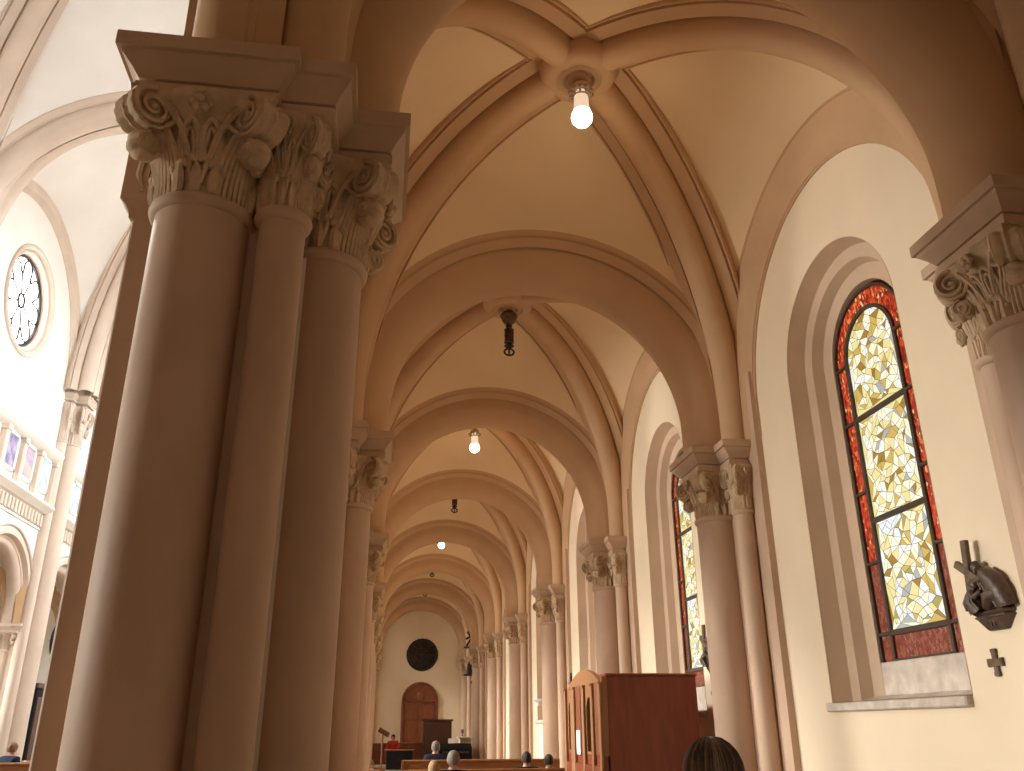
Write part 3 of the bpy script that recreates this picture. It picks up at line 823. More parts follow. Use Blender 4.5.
# ------------------------------------------------------------------ people
def skin_obj(name, verts, edges, radii, mat, parent, root=0, sub=2):
    me = bpy.data.meshes.new(name); me.from_pydata(verts, edges, []); o = link(name, me, parent)
    sk = o.modifiers.new('Skin', 'SKIN'); sk.use_smooth_shade = True
    if not me.skin_vertices: me.skin_vertices.new()
    for i, r in enumerate(radii):
        d = me.skin_vertices[0].data[i]
        d.radius = r if hasattr(r, '__len__') else (r, r); d.use_root = (i == root)
    ss_ = o.modifiers.new('Subdivision', 'SUBSURF'); ss_.levels = sub; ss_.render_levels = sub
    me.materials.append(mat)
    return o
def person(loc, label, hair, jacket, rz=0, headscale=1., seat=.46, long_hair=False, s=1., tilt=0., stand=False, grp=None):
    """seated (or standing) figure facing +Y; loc = hips on the seat / floor below"""
    r = empty('person', loc, rz); tag(r, label, 'person', grp); r.scale = (s, s, s)
    z = seat + .10
    V = []; E = []; R = []
    def add(p, rad, par=None):
        V.append(p); R.append(rad)
        if par is not None: E.append((par, len(V) - 1))
        return len(V) - 1
    if stand: z = .95
    hip = add((0, 0, z), (.16, .12)); bel = add((0, -.01, z + .18), (.15, .11), hip); che = add((0, 0, z + .36), (.17, .115), bel)
    shb = add((0, -.01, z + .48), (.11, .088), che); nk = add((0, .01, z + .54), .060, shb); sk0 = add((0, .03, z + .595), .06, nk)
    hd = add((0, .025, z + .655), (.070 * headscale, .086 * headscale), sk0); ht = add((0, .015, z + .735), (.060 * headscale, .073 * headscale), hd)
    arms = []; legs = []
    for sg in (-1, 1):
        a = add((sg * .175, -.01, z + .465), .068, shb); el = add((sg * .235, .03, z + .19), .047, a)
        wr = add((sg * .12, .25, z + .10), .030, el) if not stand else add((sg * .24, .10, z - .05), .030, el)
        pm_ = add((V[wr][0] - sg * .03, V[wr][1] + .05, V[wr][2] - .01), (.034, .018), wr)
        arms.append((a, el, wr))
        for j in range(4):
            f0 = add((V[pm_][0] + (j - 1.5) * .018, V[pm_][1] + .045, V[pm_][2] - .004), .009, pm_)
            f1 = add((V[f0][0], V[f0][1] + .03 + .006 * (1 - abs(j - 1.5)), V[f0][2] - .018), .008, f0)
        add((V[wr][0] - sg * .055, V[wr][1] + .05, V[wr][2] + .01), .010, wr)
        if stand:
            kn = add((sg * .10, .02, .50), .058, hip); an = add((sg * .10, -.02, .09), .042, kn); ft = add((sg * .11, .15, .04), .035, an)
        else:
            kn = add((sg * .12, .46, z - .01), .065, hip); an = add((sg * .12, .44, .09), .042, kn); ft = add((sg * .13, .58, .04), .035, an)
        legs.append((kn, an))
    skin_obj('body', V, E, R, M['skin'], r)
    # face: nose, ears, eyes, mouth
    fz = z + .655
    k = headscale
    fc = MB().tube([(0, .105 * k, fz + .035), (0, .125 * k, fz - .005), (0, .112 * k, fz - .015)], [.010, .016, .010], 8)
    for sg in (-1, 1):
        fc.ball((sg * .082 * k, .02, fz + .01), .026, 8, .5, 1.3, .4)
    fc.build('nose_and_ears', M['skin'], r)
    ey = MB()
    for sg in (-1, 1): ey.ball((sg * .032, .100 * k, fz + .025), .012, 8)
    ey.tube([(-.022, .100 * k, fz - .042), (0, .106 * k, fz - .044), (.022, .100 * k, fz - .042)], .006, 6)
    ey.build('eyes_and_mouth', M['dark_hair'], r)
    # hair cap with strand ridges
    h = MB(); hc = Vector((0, .012, z + .69)); rr = .112 * k; rings = []
    nb, ns = 14, 40
    for i in range(nb + 1):
        ph = pi / 2 - (pi * .74) * i / nb; ring = []
        for q in range(ns):
            an = 2 * pi * q / ns; front = max(0, sin(an))
            p2 = pi / 2 - (pi / 2 - ph) * (1 - .45 * front)
            w = 1 + .022 * sin(an * 11 + i * .3) + .015 * sin(an * 23)
            cc_ = max(cos(p2), .001) if p2 > 0 else cos(p2 * .62); ring.append((hc.x + rr * .80 * w * cc_ * cos(an), hc.y + rr * w * cc_ * sin(an), hc.z + rr * 1.0 * sin(p2)))
        rings.append(ring)
    h.loft(rings)
    if long_hair:
        rnd = random.Random(11); lo2 = MB()
        # falling mass under the strands, open towards the face
        rings = []
        for i in range(12):
            t = i / 11; zz = hc.z + .02 - .40 * t
            rings.append([(hc.x + (.086 + .05 * t) * cos(an), hc.y + (.104 + .02 * t) * sin(an) - .02 * t, zz) for an in [pi - .25 + (pi + .5) * q / 30 for q in range(31)]])
        h.loft(rings, False, False)
        for q in range(210):
            an = pi - .45 + (pi + .9) * rnd.random(); j0 = rnd.uniform(-.02, .02)
            pts = []; wv = rnd.uniform(0, 6.28); amp = rnd.uniform(.003, .010)
            for i in range(6):
                ph = pi / 2 * (1 - (i + .3) / 5.3); an += rnd.uniform(-.03, .03)
                pts.append(Vector((hc.x + rr * .82 * cos(ph) * cos(an), hc.y + rr * 1.03 * cos(ph) * sin(an), hc.z + rr * 1.05 * sin(ph))))
            for i in range(1, 9):
                t = i / 8
                pts.append(Vector((hc.x + (rr * .82 + .05 * t + amp * sin(wv + 5 * t)) * cos(an), hc.y + (rr * 1.03 + .02 * t + amp * cos(wv + 5 * t)) * sin(an) - .02 * t, hc.z - (.36 + j0) * t)))
            streak = rnd.random() < (.30 if cos(an) < -.1 else .10)
            (lo2 if streak else h).tube(pts, [.006] + [.009] * (len(pts) - 3) + [.006, .002], 5)
        lo2.build('hair_streaks', M['streak_hair'], r, None, 60)
    h.build('hair', hair, r, None, 60)
    # jacket: same skeleton, a little fuller
    JV, JE, JR = [], [], []
    idx = [hip, bel, che, shb]
    mp_ = {}
    for q in idx + [x for a in arms for x in a]:
        mp_[q] = len(JV); p = V[q]; JV.append(p); rad = R[q]; rad = rad if hasattr(rad, '__len__') else (rad, rad)
        JR.append((rad[0] * 1.10 + .018, rad[1] * 1.10 + .018))
    JE = [(mp_[a], mp_[b]) for a, b in E if a in mp_ and b in mp_]
    nkc = len(JV); JV.append((0, -.005, z + .545)); JR.append((.078, .080)); JE.append((mp_[shb], nkc))
    skin_obj('jacket', JV, JE, JR, jacket, r)
    TV, TE, TR = [V[hip]], [], [(.175, .135)]
    for kn, an in legs:
        a_ = len(TV); TV.append(V[kn]); TR.append((.082, .082)); TE.append((0, a_)); TV.append((V[an][0], V[an][1], V[an][2] + .03)); TR.append((.062, .062)); TE.append((a_, a_ + 1))
    skin_obj('trousers', TV, TE, TR, M['trouser'], r)
    sh = MB()
    for sg in (-1, 1):
        f = V[legs[0][1]] if sg < 0 else V[legs[1][1]]
        sh.ball((f[0], f[1] + .07, .05), .055, 12, 2.3, .85)
    sh.build('shoes', M['black'], r)
    return r
# head top is at loc.z + seat + .10 + .855
def seated_at(x, y, ztop, label, hair, jacket, **kw):
    s = kw.pop('s', None); base = (.46 + .10 + .81)
    s = s or min(1.0, ztop / base)
    return person((x, y, 0), label, hair, jacket, s=s, **kw)
seated_at(1.355, 3.5, 1.525, 'person with long dark hair streaked blond, seen from behind at the lower right', M['dark_brown_hair'], M['black'], s=1.113, rz=.55, long_hair=True)
seated_at(1.06, 12.6, 1.30, 'grey-haired person seen from behind in a dark jacket', M['grey_hair'], M['black'])
seated_at(.80, 12.6, 1.20, 'blond person seated to the left of the grey-haired one', M['blond_hair'], M['black'], s=.86)
seated_at(1.22, 19.15, 1.345, 'person in a dark blue jacket seated further forward, seen from behind', M['grey_hair'], M['navy'])
seated_at(1.36, 8.65, 1.23, 'brown-haired person whose head just shows at the bottom edge', M['brown_hair'], M['black'], s=.86)
seated_at(2.45, 14.95, 1.22, 'dark-clothed person in front of a pier, left of the confessional', M['dark_hair'], M['black'])
seated_at(2.82, 14.95, 1.19, 'dark-haired person in black close beside the confessional', M['dark_hair'], M['black'], s=.86)
seated_at(-7.40, 20.25, 1.38, 'brown-haired person in a dark coat in the nave pew at the lower left corner', M['brown_hair'], M['navy'], s=1.0, rz=-.5)

# ------------------------------------------------------------------ end wall
oc = empty('oculus', (2.10, ENDY, 3.62 + 1.55)); tag(oc, 'round dark window on the end wall above the door', 'window')
def ring_y(prof, seg=40):
    return MB().lathe(prof, seg, (0, 0, 0), mat=Matrix.Rotation(pi / 2, 4, 'X'))
ring_y([(.001, .03), (.70, .03)]).build('glass', M['oculus'], oc)
ring_y([(.82, -.02), (.82, .05), (.78, .08), (.72, .07), (.69, .03)]).build('frame', M['iron'], oc)
br = MB()
for k in range(8):
    t = 2 * pi * k / 8; br.tube([(0, -.045, 0), (.70 * cos(t), -.045, .70 * sin(t))], .018, 6)
br.tube([(.34 * cos(2 * pi * k / 24), -.045, .34 * sin(2 * pi * k / 24)) for k in range(25)], .018, 6)
br.build('tracery', M['iron'], oc)
dr = empty('door_1', (2.06, ENDY, 0)); tag(dr, 'round-headed reddish wooden double door on the end wall', 'door', None, 'structure')
DR = .94; DZ = 2.27 + 1.55 - DR
def dshape(r, y, zb=0): return [(r, y, zb)] + [(r * cos(pi * k / 24), y, DZ + r * sin(pi * k / 24)) for k in range(25)] + [(-r, y, zb)]
fm_ = MB().loft([dshape(DR, .0), dshape(DR, -.12), dshape(DR - .09, -.14), dshape(DR - .11, -.06)], False, False); fm_.build('door_frame', M['door'], dr)
for sg in (-1, 1):
    lf = MB().bbox(min(sg * .01, sg * .82), max(sg * .01, sg * .82), -.07, -.01, .02, DZ - .02, .01)
    for z0, z1 in ((.25, .95), (1.1, 1.9), (2.05, DZ - .2)):
        lf.bbox(min(sg * .12, sg * .72), max(sg * .12, sg * .72), -.095, -.06, z0, z1, .02)
    lf.build('door_leaf', M['door'], dr)
ty = MB().slab([(.83 * cos(pi * k / 24), -.02, DZ + .83 * sin(pi * k / 24)) for k in range(25)], (0, -.06, 0))
ty.ball((0, -.09, DZ + .22), .17, 14, .4, 1.5); ty.tube([(-.8, -.09, DZ), (.8, -.09, DZ)], .05, 8); ty.build('tympanum', M['door'], dr)

# chancel furniture
pl = empty('low_partition', (0, 42.0, 0)); tag(pl, 'low reddish wooden partition along the foot of the end wall', 'partition')
MB().bbox(-.30, 2.75, -.03, .03, .10, .93, .01).build('board', M['door'], pl)
MB().bbox(-.32, 2.77, -.05, .05, .93, .99, .01).build('rail', M['door'], pl)
pp = MB()
for k in range(5): pp.bbox(-.24 + .60 * k, .24 + .60 * k, -.06, -.02, .22, .85, .02)
pp.build('raised_panels', M['door'], pl)
tb = empty('table', (.95, 39.3, 0)); tag(tb, 'dark draped table in front of the low partition', 'table')
MB().bbox(-.62, .62, -.3, .3, .72, .77, .01).build('table_top', M['door'], tb)
MB().bbox(-.55, .55, -.25, .25, 0, .72, .02).build('cloth', M['black'], tb)
lt_ = empty('lectern', (.20, 38.2, 0)); tag(lt_, 'thin dark lectern with a slanted top at the left of the end wall', 'lectern')
MB().lathe([(.001, 0), (.2, 0), (.2, .03), (.05, .06)], 16).build('foot', M['door'], lt_)
MB().tube([(0, 0, .04), (0, 0, 1.35)], .035, 10).build('post', M['door'], lt_)
MB().bbox(-.24, .24, -.02, .02, -.16, .16, .006, Matrix.Translation((.05, 0, 1.45)) @ Matrix.Rotation(radians(28), 4, 'Y') @ Matrix.Rotation(radians(-60), 4, 'X')).build('book_rest', M['dkwood'], lt_)
seated_at(.68, 40.6, 1.42, 'dark-haired person in red seated behind the table by the end wall', M['dark_hair'], M['red'], s=1.0, rz=pi)
og = empty('organ_cabinet', (2.62, 41.0, 0)); tag(og, 'tall dark wooden organ cabinet in front of the end door', 'cabinet')
MB().bbox(-.62, .62, -.3, .3, 0, 1.88, .015).build('case', M['dkwood'], og)
MB().bbox(-.68, .68, -.34, .34, 1.88, 1.96, .015).build('cornice', M['dkwood'], og)
for sg in (-1, 1): MB().bbox(min(sg * .06, sg * .54), max(sg * .06, sg * .54), -.325, -.29, .30, 1.72, .02).build('front_panel', M['dkwood'], og)
kb = empty('organ_console', (3.35, 40.0, 0)); tag(kb, 'low black organ console right of the dark cabinet', 'organ')
MB().bbox(-.70, .70, -.35, .35, 0, .78, .015).build('case', M['black'], kb)
MB().slab([(-.70, -.35, .78), (-.70, .35, .78), (-.70, .35, .98), (-.70, .05, .95)], (1.4, 0, 0)).build('lid', M['black'], kb)
MB().bbox(-.55, .55, -.5, -.33, .60, .66, .01).build('keyboard', M['dkwood'], kb)
ws = MB().bbox(-.14, .14, -.02, .02, 0, .20, .004, Matrix.Rotation(radians(-20), 4, 'X')).build('sheet_music', M['white'], None, (3.18, 39.92, .985)); tag(ws, 'white sheet of music propped on the black console', 'sheet music')
ca = empty('credence_shelf', (4.05, 42.2, 0)); tag(ca, 'small pale side altar shelf against the last right pier', 'shelf')
MB().bbox(-.42, .42, -.3, .3, 1.15, 1.24, .015).build('top', M['white'], ca)
MB().bbox(-.34, .34, -.24, .24, 0, 1.15, .015).build('base', M['wall'], ca)
vs_ = MB().lathe([(.001, 0), (.06, 0), (.03, .04), (.02, .10), (.06, .16), (.07, .22), (.05, .30)], 14).build('vase', M['bronze2'], None, (3.85, 42.2, 1.242)); tag(vs_, 'small dark vase on the pale side altar shelf', 'vase')
# dark figures on wall brackets in the last bay
def bracket_figure(z, lab, tall):
    r = empty('bracket_figure', (4.40, 44.0, z)); tag(r, lab, 'figure')
    MB().bbox(-.38, .38, -.25, .25, 0, .07, .01).build('shelf', M['dkwood'], r)
    f = MB()
    if tall:
        for a, b in (((-.25, .1), (.22, .85)), ((.25, .1), (-.20, .8)), ((-.05, .1), (.30, .95)), ((-.28, .45), (.30, .75))): f.tube([(a[0], 0, a[1]), ((a[0] + b[0]) / 2, -.06, (a[1] + b[1]) / 2), (b[0], 0, b[1])], .05, 8)
        f.tube([(.30, 0, .05), (.32, 0, 1.2)], .06, 8)
    else:
        f.tube([(-.1, 0, .07), (-.08, -.03, .35), (-.02, 0, .60), (0, .0, .72)], [.17, .15, .12, .05], 10); f.ball((.01, -.02, .80), .085, 10)
        f.tube([(-.14, -.02, .55), (-.02, -.16, .42), (.14, -.14, .50)], [.05, .045, .03], 8); f.tube([(.24, 0, .07), (.24, 0, .85)], .05, 8)
    f.build('carving', M['iron'], r)
    MB().tube([(.35, 0, -.02), (.0, 0, -.30), (.36, 0, -.5)], [.05, .05, .03], 8).build('bracket', M['dkwood'], r)
bracket_figure(2.42 + 1.55, 'dark carved figure on a wall bracket near the end wall', False)
bracket_figure(3.72 + 1.55, 'dark crossed bars on a high bracket near the end wall, above the carved figure', True)
hb = MB().lathe([(.001, -.16), (.05, -.13), (.07, -.05), (.16, 0), (.18, .04), (.15, .06), (.001, .05)], 18).build('wall_bracket', M['white'], None, (4.60, 26.0, 2.30)); tag(hb, 'small white bracket on the wall beside the fifth pier', 'bracket')

# ------------------------------------------------------------------ nave
NWX = -13.0
ow = MB()
outw = [(NWX, Y0, 24.0), (NWX, Y0, 0)]
for i in range(0, 8):
    yc = bayc(i); r = 2.42
    outw += [(NWX, max(p, Y0 + .01), z) for p, z in [(yc - r, 0)] + [(yc - r * cos(pi * k / 28), ZC + .15 + r * sin(pi * k / 28)) for k in range(29)] + [(yc + r, 0)]]
outw += [(NWX, ENDY, 0), (NWX, ENDY, 24.0)]
ow.slab(outw, (-.9, 0, 0), [[(NWX, yc + ROSER * cos(-2 * pi * k / 32), ROSEZ + ROSER * sin(-2 * pi * k / 32)) for k in range(32)] for yc in ROSEY])
struct(ow, 'wall_nave', M['nave'], 'white opposite nave wall with gallery, arcade and round windows')
struct(MB().box(-19.0, -1.6, ENDY, ENDY + .3, 0, 24.0), 'wall_chancel', M['nave'], 'end wall of the nave')
struct(MB().box(-19.0, -18.8, Y0, ENDY, 0, 10), 'wall_left', M['nave'], 'far aisle wall beyond the opposite arcade')
struct(MB().box(-18.9, -13.5, Y0, ENDY, 9.2, 9.4), 'ceiling_aisle', M['web'], 'ceiling over the opposite aisle')
struct(MB().box(-13.6, -1.2, Y0, ENDY, 23.9, 24.1), 'ceiling_nave', M['nave'], 'roof above the nave vault')
struct(MB().box(-1.6, 5.6, Y0, ENDY, 9.9, 10.1), 'ceiling_loft', M['nave'], 'roof above the aisle vault')
# nave vault
NCX = (-1.28 + NWX) / 2; NH = (-1.28 - NWX) / 2
NSP = 14.15; NZC = 14.35; NR = 4.88
ntp = [(-.75, NR + .75), (-.75, NR + .55), (-.70, NR + .48), (-.52, NR + .42), (-.50, NR + .36)] + roll(0, NR + .42, .42, 10) + [(.50, NR + .36), (.52, NR + .42), (.70, NR + .48), (.75, NR + .55), (.75, NR + .75)]
nt_me = arch_sweep(ntp, lambda h, t, z: (h, t, z), 40, NSP, NZC).mesh('nave_arch', M['naverib'])
for y, lab in ((22.74, 'pale nave transverse arch sweeping across the upper left corner'), (34.74, 'pale nave transverse arch rising right from the tall nave column')):
    tag(link('nave_arch', nt_me, None, (NCX, y, 0)), lab, 'arch', 'transverse arches of the nave')
nhy = 6 - .75
ncr = {(sx, sy): (sx * (NH - .80), sy * (6 - .95)) for sx in (-1, 1) for sy in (-1, 1)}
nweb, nrme, nboss = vault_bay('nave', NH, nhy, -NH + .22, NH - .22, ncr, NR + .47, 4.98 + .35, 4.98 + .35, NSP, NZC, 22.3, None, 1.55, None, 'nave', 'naverib')
for y, lab in ((16.74, 'pale nave rib vault bay nearest the camera'), (28.74, 'pale nave rib vault bay above the round window'), (40.74, 'pale nave rib vault bay behind the tall nave column')):
    place_vault('ceiling_nave_vault', (NCX, y, 0), nweb, nrme, nboss, lab, 0, 'rib vault bays of the nave')
nwp = [(.03, 4.86), (-.03, 4.86), (-.06, 4.90), (-.10, 4.92), (-.16, 5.0), (-.20, 5.02), (-.20, 5.30), (-.22, 5.33), (-.22, 5.6)]
for n_, (x, sg) in enumerate(((NWX, -1), (-1.28, 1))):
    me = arch_sweep(nwp, lambda h, t, z: (-t if sg < 0 else t, h, z), 40, NSP, NZC).mesh('trim_nave', M['naverib'])
    for j, y in enumerate((16.74, 28.74, 40.74)):
        o = link('trim_%d' % (20 + n_ * 3 + j), me, None, (x, y, 0)); tag(o, ('moulded arch round the nave clerestory lunette, %s' % ['nearest', 'above the visible round window', 'furthest'][j]) + (' on the opposite side' if sg < 0 else ' on the near side'), 'arch', 'lunette arches of the nave', 'structure')
# tall nave columns: three engaged shafts each
def nave_col():
    r = empty('nave_column')
    MB().box(-.40, .10, -.62, .62, 0, NSP).build('pilaster', M['naverib'], r)
    for x, y, rad in ((.28, 0, .36), (.12, -.62, .20), (.12, .62, .20)):
        shaft_mb(x, y, rad, .35, NSP - 2.0, 24, 1.05).build('shaft', M['naverib'], r)
        base_mb(x, y, rad).build('base', M['naverib'], r)
        c = link('capital', ME_capn, r, (x, y, NSP - 2.0)); k = rad / .285; c.scale = (k, k, 2.75)
        c2 = abacus_mb(x - .46 * k * 1.0, x + .46 * k, y - .46 * k, y + .46 * k, NSP); c2.build('abacus', M['naverib'], r)
    return r
nc = nave_col()
for k, (y, lab) in enumerate(((34.74, 'tall pale nave column with a double leafy capital, left of the big pier'), (22.74, 'tall nave column carrying the arch that sweeps across the upper left corner'))):
    o = nc if k == 0 else copy_tree(nc); o.location = (NWX, y, 0); tag(o, lab, 'column', 'tall columns of the opposite nave wall')
# opposite arcade: arches and piers
oa_prof = [(.05, 2.60), (.05, 2.42), (.02, 2.40), (-.12, 2.36), (-.14, 2.28)] + [(-.40 - .24 * cos(pi * k / 10), 2.28 - .24 * sin(pi * k / 10)) for k in range(11)] + [(-.66, 2.28), (-.68, 2.38), (-.88, 2.42), (-.92, 2.6)]
oa_me = arch_sweep(oa_prof, lambda h, t, z: (t, h, z), 32, SP + .15, ZC + .15).mesh('arcade_arch', M['naverib'])
hood = MB(); 
hood_me = arch_sweep([(.0, 2.78), (.06, 2.78), (.09, 2.74), (.06, 2.70), (.04, 2.70), (.0, 2.70)], lambda h, t, z: (t, h, z), 32, SP + .15, ZC + .15).mesh('hood_mould', M['naverib'])
for i in range(4, 7):
    o = link('arcade_arch', oa_me, None, (NWX, bayc(i), 0)); tag(o, ['', '', '', '', 'opposite nave arcade arch beyond the left photo edge', 'opposite nave arcade arch at the lower left corner', 'opposite nave arcade arch just behind the tall nave column'][i], 'arch', 'opposite nave arcade arches')
    link('hood_mould', hood_me, o)
def opp_pier():
    r = empty('clustered_pier')
    MB().box(-.85, -.05, -.40, .40, 0, SP).build('core', M['naverib'], r)
    for sg in (-1, 1):
        shaft_mb(-.42, sg * .42, .26, .35, CAPZ0 + .15, 24).build('shaft', M['naverib'], r); base_mb(-.42, sg * .42, .26).build('base', M['naverib'], r)
        c = link('capital', ME_capn, r, (-.42, sg * .42, CAPZ0 + .15)); c.scale = (.95, .95, 1)
    abacus_mb(-.95, .14, -.95, .95, SP + .15).build('abacus', M['naverib'], r)
    return r
op = opp_pier()
for k, (y, lab) in enumerate(((34.74, 'opposite arcade pier at the foot of the tall nave column'), (28.74, 'opposite arcade pier beyond the left photo edge'), (40.74, 'opposite arcade pier behind the tall nave column'))):
    o = op if k == 0 else copy_tree(op); o.location = (NWX, y, 0); tag(o, lab, 'pier', 'opposite nave arcade piers')
# opposite aisle: vault bays turned round
for i in (4, 5, 6):
    place_vault('ceiling_aisle_vault', (-16.07, bayc(i), 0), web, rme, boss, 'rib vault bay of the opposite aisle, seen through the arch, number %s from the left' % ordw[i - 4], pi, 'rib vault bays of the opposite aisle')
for i in (4, 5, 6):
    tag(link('transverse_arch', tr_me, None, (-16.07, PY[i], 0)), 'transverse arch of the opposite aisle seen through the nave arcade, %s' % ordw[i - 4], 'arch', 'transverse arches of the opposite aisle')
# windows added in the opposite aisle to light the right wall
ow_pts = [(0, .70, 2.2)] + [(0, .70 * cos(pi * k / 16), 5.3 + .70 * sin(pi * k / 16)) for k in range(17)] + [(0, -.70, 2.2)]
ME_og = MB().poly([(.02, y, z) for x, y, z in ow_pts]).mesh('amber_pane', emit('added amber glass', (.95, .86, .62), 1.6), 0)
ogf = MB()
for k in range(5): ogf.bbox(.0, .06, -.70, .70, 2.2 + .78 * k - .03, 2.2 + .78 * k + .03, .005)
for k in (-1, 0, 1): ogf.bbox(.0, .06, k * .70 - .035, k * .70 + .035, 2.2, 5.35, .005)
ogf.loft([[(x, y * q, 5.3 + (z - 5.3) * q) for _, y, z in ow_pts[1:-1]] for x, q in ((0, 1.06), (.08, 1.06), (.08, .96), (0, .96))], False, False)
ME_ogf = ogf.mesh('lead_frame', M['lead'])
for i in range(1, 8):
    o = empty('window_%d' % (20 + i), (-18.80, bayc(i), 0)); tag(o, 'added light-giving amber window of the opposite aisle, %s from the near end' % ordw[i - 1], 'window', 'added windows of the opposite aisle', 'structure')
    link('amber_pane', ME_og, o); link('lead_frame', ME_ogf, o)
# gallery band on the opposite wall
gal = empty('gallery_band', (NWX, 28.74, -.18)); tag(gal, 'white gallery band with colonettes and cornices on the opposite nave wall', 'gallery')
gy0, gy1 = -5.3, 5.3
def band(prof, nm, y0=gy0, y1=gy1, par=None):
    return MB().loft([[(d, y0, z), (d, y1, z)] for d, z in prof], False, False).build(nm, M['nave'], par or gal)
band([(-.02, 11.85), (.10, 11.82), (.34, 11.75), (.38, 11.70), (.38, 11.60), (.30, 11.52), (.12, 11.40), (-.02, 11.36)], 'upper_cornice')
band([(-.02, 9.72), (.26, 9.70), (.40, 9.64), (.42, 9.56), (.32, 9.48), (.22, 9.42), (.18, 9.38), (-.02, 9.36)], 'lower_cornice')
dn = MB()
for k in range(36): dn.bbox(.0, .14, gy0 + .3 * k - .0, gy0 + .3 * k + .15, 8.86, 9.30, .01)
dn.build('corbel_frieze', M['naverib'], gal)
band([(-.02, 8.84), (.06, 8.82), (.06, 8.76), (-.02, 8.74)], 'string_course')
cols_ = MB()
ys = [1.38 + 1.55 * k for k in range(-4, 3)]
for yv in [y_ - .775 for y_ in ys] + [ys[-1] + .775]:
    c = MB().bbox(.0, .22, yv - .13, yv + .13, 9.72, 11.40, .03); c.bbox(-.0, .26, yv - .17, yv + .17, 11.20, 11.40, .02); c.build('colonette', M['naverib'], gal)
plabs = ['painting_violet', 'painting_sunset', 'painting_sky']
names = {4: ('violet grey framed picture in the gallery at the left edge of the photo', 'painting_violet'), 5: ('blue and orange framed picture in the middle of the gallery', 'painting_sunset'), 6: ('pale blue framed picture in the gallery nearest the tall nave column', 'painting_sky')}
def picture(y, lab, m, fr=None):
    r = empty('framed_picture', (NWX, y, 10.55)); tag(r, lab, 'picture', 'framed pictures in the nave gallery')
    MB().bbox(.01, .06, -.42, .42, -.56, .56, .01).build('canvas', M[m], r)
    f = MB()
    for a in ((-.52, .52, -.66, -.54), (-.52, .52, .54, .66), (-.52, -.40, -.66, .66), (.40, .52, -.66, .66)): f.bbox(.0, .10, *a, .015)
    f.build('frame', M['white'], r)
for k in (4, 5, 6):
    lab, m = names.get(k, ('framed picture in the gallery beyond the left photo edge', 'painting_violet'))
    picture(28.74 + ys[k], lab, m)
# next gallery bay right of the column
gal2 = empty('gallery_band', (NWX, 40.74, -.18)); tag(gal2, 'white gallery band to the right of the tall nave column', 'gallery')
band([(-.02, 11.85), (.10, 11.82), (.34, 11.75), (.38, 11.70), (.38, 11.60), (.30, 11.52), (.12, 11.40), (-.02, 11.36)], 'upper_cornice', par=gal2)
band([(-.02, 9.72), (.26, 9.70), (.40, 9.64), (.42, 9.56), (.32, 9.48), (.22, 9.42), (.18, 9.38), (-.02, 9.36)], 'lower_cornice', par=gal2)
dn = MB()
for k in range(36): dn.bbox(.0, .14, gy0 + .3 * k, gy0 + .3 * k + .15, 8.86, 9.30, .01)
dn.build('corbel_frieze', M['naverib'], gal2)
picture(36.9, 'pale blue framed picture just right of the tall nave column', 'painting_sky')
# rose windows
def rose(x, face, y, name, lab, glass='daylight'):
    r = empty(name, (x, y, ROSEZ), 0 if face > 0 else pi); tag(r, lab, 'window', 'round clerestory windows', 'structure')
    RX = Matrix.Rotation(pi / 2, 4, 'Y')
    MB().lathe([(2.02, -.02), (2.02, .08), (1.97, .12), (1.90, .10), (1.86, .04), (1.80, -.05), (1.77, -.02), (1.73, -.03), (1.66, -.14), (1.65, -.30), (1.58, -.34)], 48, mat=RX).build('moulded_ring', M['naverib'], r)
    MB().lathe([(.001, -.33), (1.60, -.33)], 32, mat=RX).build('glass', M[glass], r)
    t = MB(); xx = -.28
    for k in range(8):
        a = 2 * pi * (k + .5) / 8
        t.tube([(xx, .25 * cos(a), .25 * sin(a)), (xx, .93 * cos(a), .93 * sin(a))], .030, 6)
        b0 = 2 * pi * k / 8; c = (1.20 * cos(b0), 1.20 * sin(b0)); q = []
        for j in range(17):
            an = b0 - pi * .62 + pi * 1.24 * j / 16; q.append((xx, c[0] + .345 * cos(an), c[1] + .345 * sin(an)))
        t.tube([(xx, .93 * cos(b0 - pi / 8), .93 * sin(b0 - pi / 8))] + q + [(xx, .93 * cos(b0 + pi / 8), .93 * sin(b0 + pi / 8))], .034, 6)
    t.tube([(xx, .25 * cos(2 * pi * k / 20), .25 * sin(2 * pi * k / 20)) for k in range(21)], .04, 6)
    t.lathe([(1.62, -.32), (1.62, -.24), (1.54, -.24), (1.54, -.32)], 48, mat=RX)
    t.build('tracery', M['iron'], r)
for k, y in enumerate(ROSEY):
    rose(NWX, 1, y, 'window_%d' % (11 + k), ['round clerestory window left of the photo edge', 'round daylit rose window with petal tracery at the upper left', 'round clerestory window hidden behind the big pier'][k])
    rose(-1.28, -1, y, 'window_%d' % (15 + k), 'round clerestory window %s on the near nave wall' % ['first', 'second', 'third'][k], 'daylight_near')
# dark things at the far left strip: made-up confessional for a black hanging, and a sign
bn = empty('confessional', (-13.1, 38.2, 0)); tag(bn, 'tall black case in place of a dark hanging, just right of the tall nave column', 'confessional')
MB().bbox(-.9, .1, -1.3, 1.3, 0, 3.1, .02).build('case', M['black'], bn)
MB().bbox(-.95, .14, -1.35, 1.35, 3.1, 3.3, .03).build('cornice', M['dkwood'], bn)
for k in (-1, 0, 1): MB().bbox(.08, .13, k * .85 - .3, k * .85 + .3, .2, 2.8, .02).build('door_panel', M['dkwood'], bn)
ds = empty('hanging_sign', (-12.9, 37.6, 4.9)); tag(ds, 'round black and cream sign on the nave pier right of the tall column', 'sign')
MB().lathe([(.001, .03), (.62, .03), (.66, 0), (.62, -.02)], 28, mat=Matrix.Rotation(pi / 2, 4, 'Y')).build('disc', M['black'], ds)
MB().bbox(.02, .06, -.40, .40, -.18, .18, .02).build('cream_panel', M['wall'], ds)

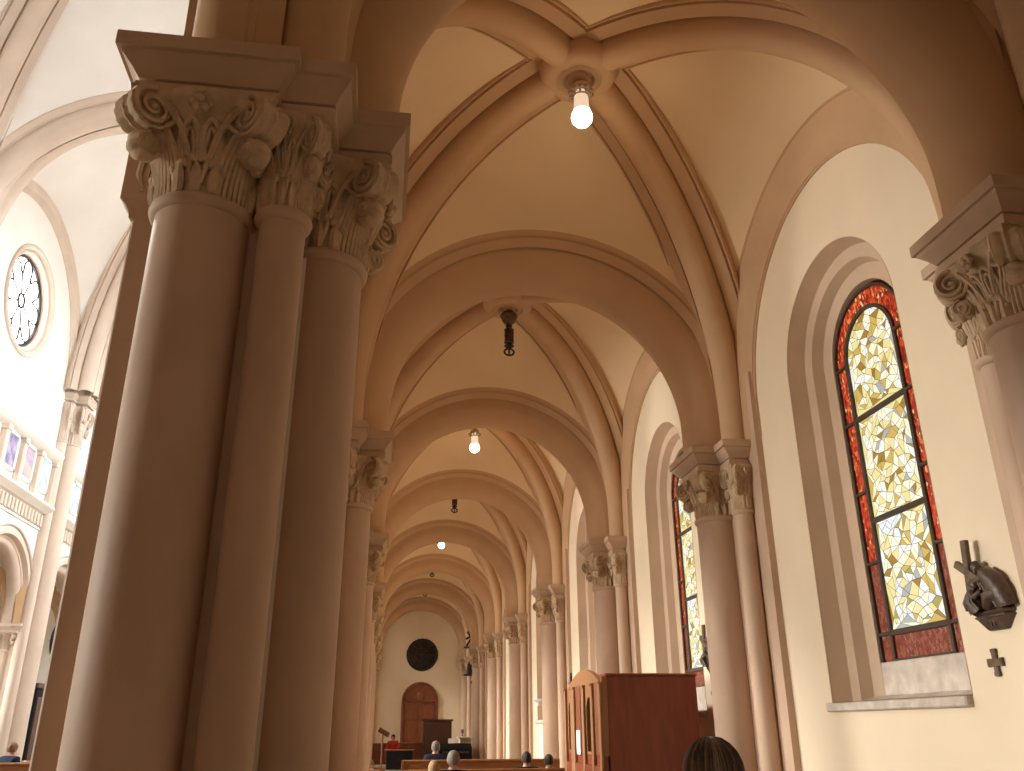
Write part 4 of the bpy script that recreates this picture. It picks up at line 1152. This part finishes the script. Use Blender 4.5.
# ------------------------------------------------------------------ daylight in the nave
def area(loc, rot, size, energy, col=(1, .98, .95), sy=None):
    l = bpy.data.lights.new('daylight', 'AREA'); l.energy = energy; l.size = size; l.color = col
    if sy: l.shape = 'RECTANGLE'; l.size_y = sy
    o = bpy.data.objects.new('daylight', l); COL.objects.link(o); o.location = loc; o.rotation_euler = rot
    return o

for y_ in ROSEY:
    o = area((NWX + .25, y_, ROSEZ), (0, 0, 0), 2.6, 900, (1, .955, .89)); o.data.shape = 'DISK'; o.data.spread = radians(85)
    o.rotation_euler = Vector((17.0, -6.0, -15.0)).to_track_quat('-Z', 'Y').to_euler()
    o = area((-1.28 - .25, y_, ROSEZ), (0, 0, 0), 2.6, 560, (.88, .96, 1)); o.data.shape = 'DISK'; o.data.spread = radians(110)
    o.rotation_euler = Vector((-11.0, 0, -8)).to_track_quat('-Z', 'Y').to_euler()

for i in range(1, 8):  # cross light added at the invented opposite aisle windows, for the right wall
    o = area((-18.6, bayc(i), 3.7), (0, radians(-90 + 8), 0), 3.2, 290, (1, .95, .86), 1.3); o.data.spread = radians(62)
w = bpy.data.worlds.new('World'); sc.world = w; w.use_nodes = True
w.node_tree.nodes['Background'].inputs[0].default_value = (.55, .62, .75, 1); w.node_tree.nodes['Background'].inputs[1].default_value = .2

# ------------------------------------------------------------------ camera
cd = bpy.data.cameras.new('Camera'); cam = bpy.data.objects.new('Camera', cd); COL.objects.link(cam)
cd.sensor_width = 36; cd.sensor_fit = 'HORIZONTAL'; cd.lens = 851.44 / 1024 * 36; cd.clip_start = .05; cd.clip_end = 200
yaw, pitch, rl = .1465, .383, -.0064
f = Vector((sin(yaw) * cos(pitch), cos(yaw) * cos(pitch), sin(pitch))); r = Vector((cos(yaw), -sin(yaw), 0)); u = r.cross(f)
r2 = r * cos(rl) + u * sin(rl); u2 = -r * sin(rl) + u * cos(rl)
mw = Matrix(((r2.x, u2.x, -f.x, .036), (r2.y, u2.y, -f.y, -.03), (r2.z, u2.z, -f.z, 1.56), (0, 0, 0, 1)))
cam.matrix_world = mw
sc.camera = cam
sc.view_settings.view_transform = 'Standard'; sc.view_settings.look = 'None'; sc.view_settings.gamma = 1
sc.view_settings.use_curve_mapping = False
sc.view_settings.exposure = 0.22
sc.cycles.use_denoising = True
sc.cycles.max_bounces = 12; sc.cycles.diffuse_bounces = 8; sc.cycles.glossy_bounces = 3
sc.cycles.sample_clamp_indirect = 6
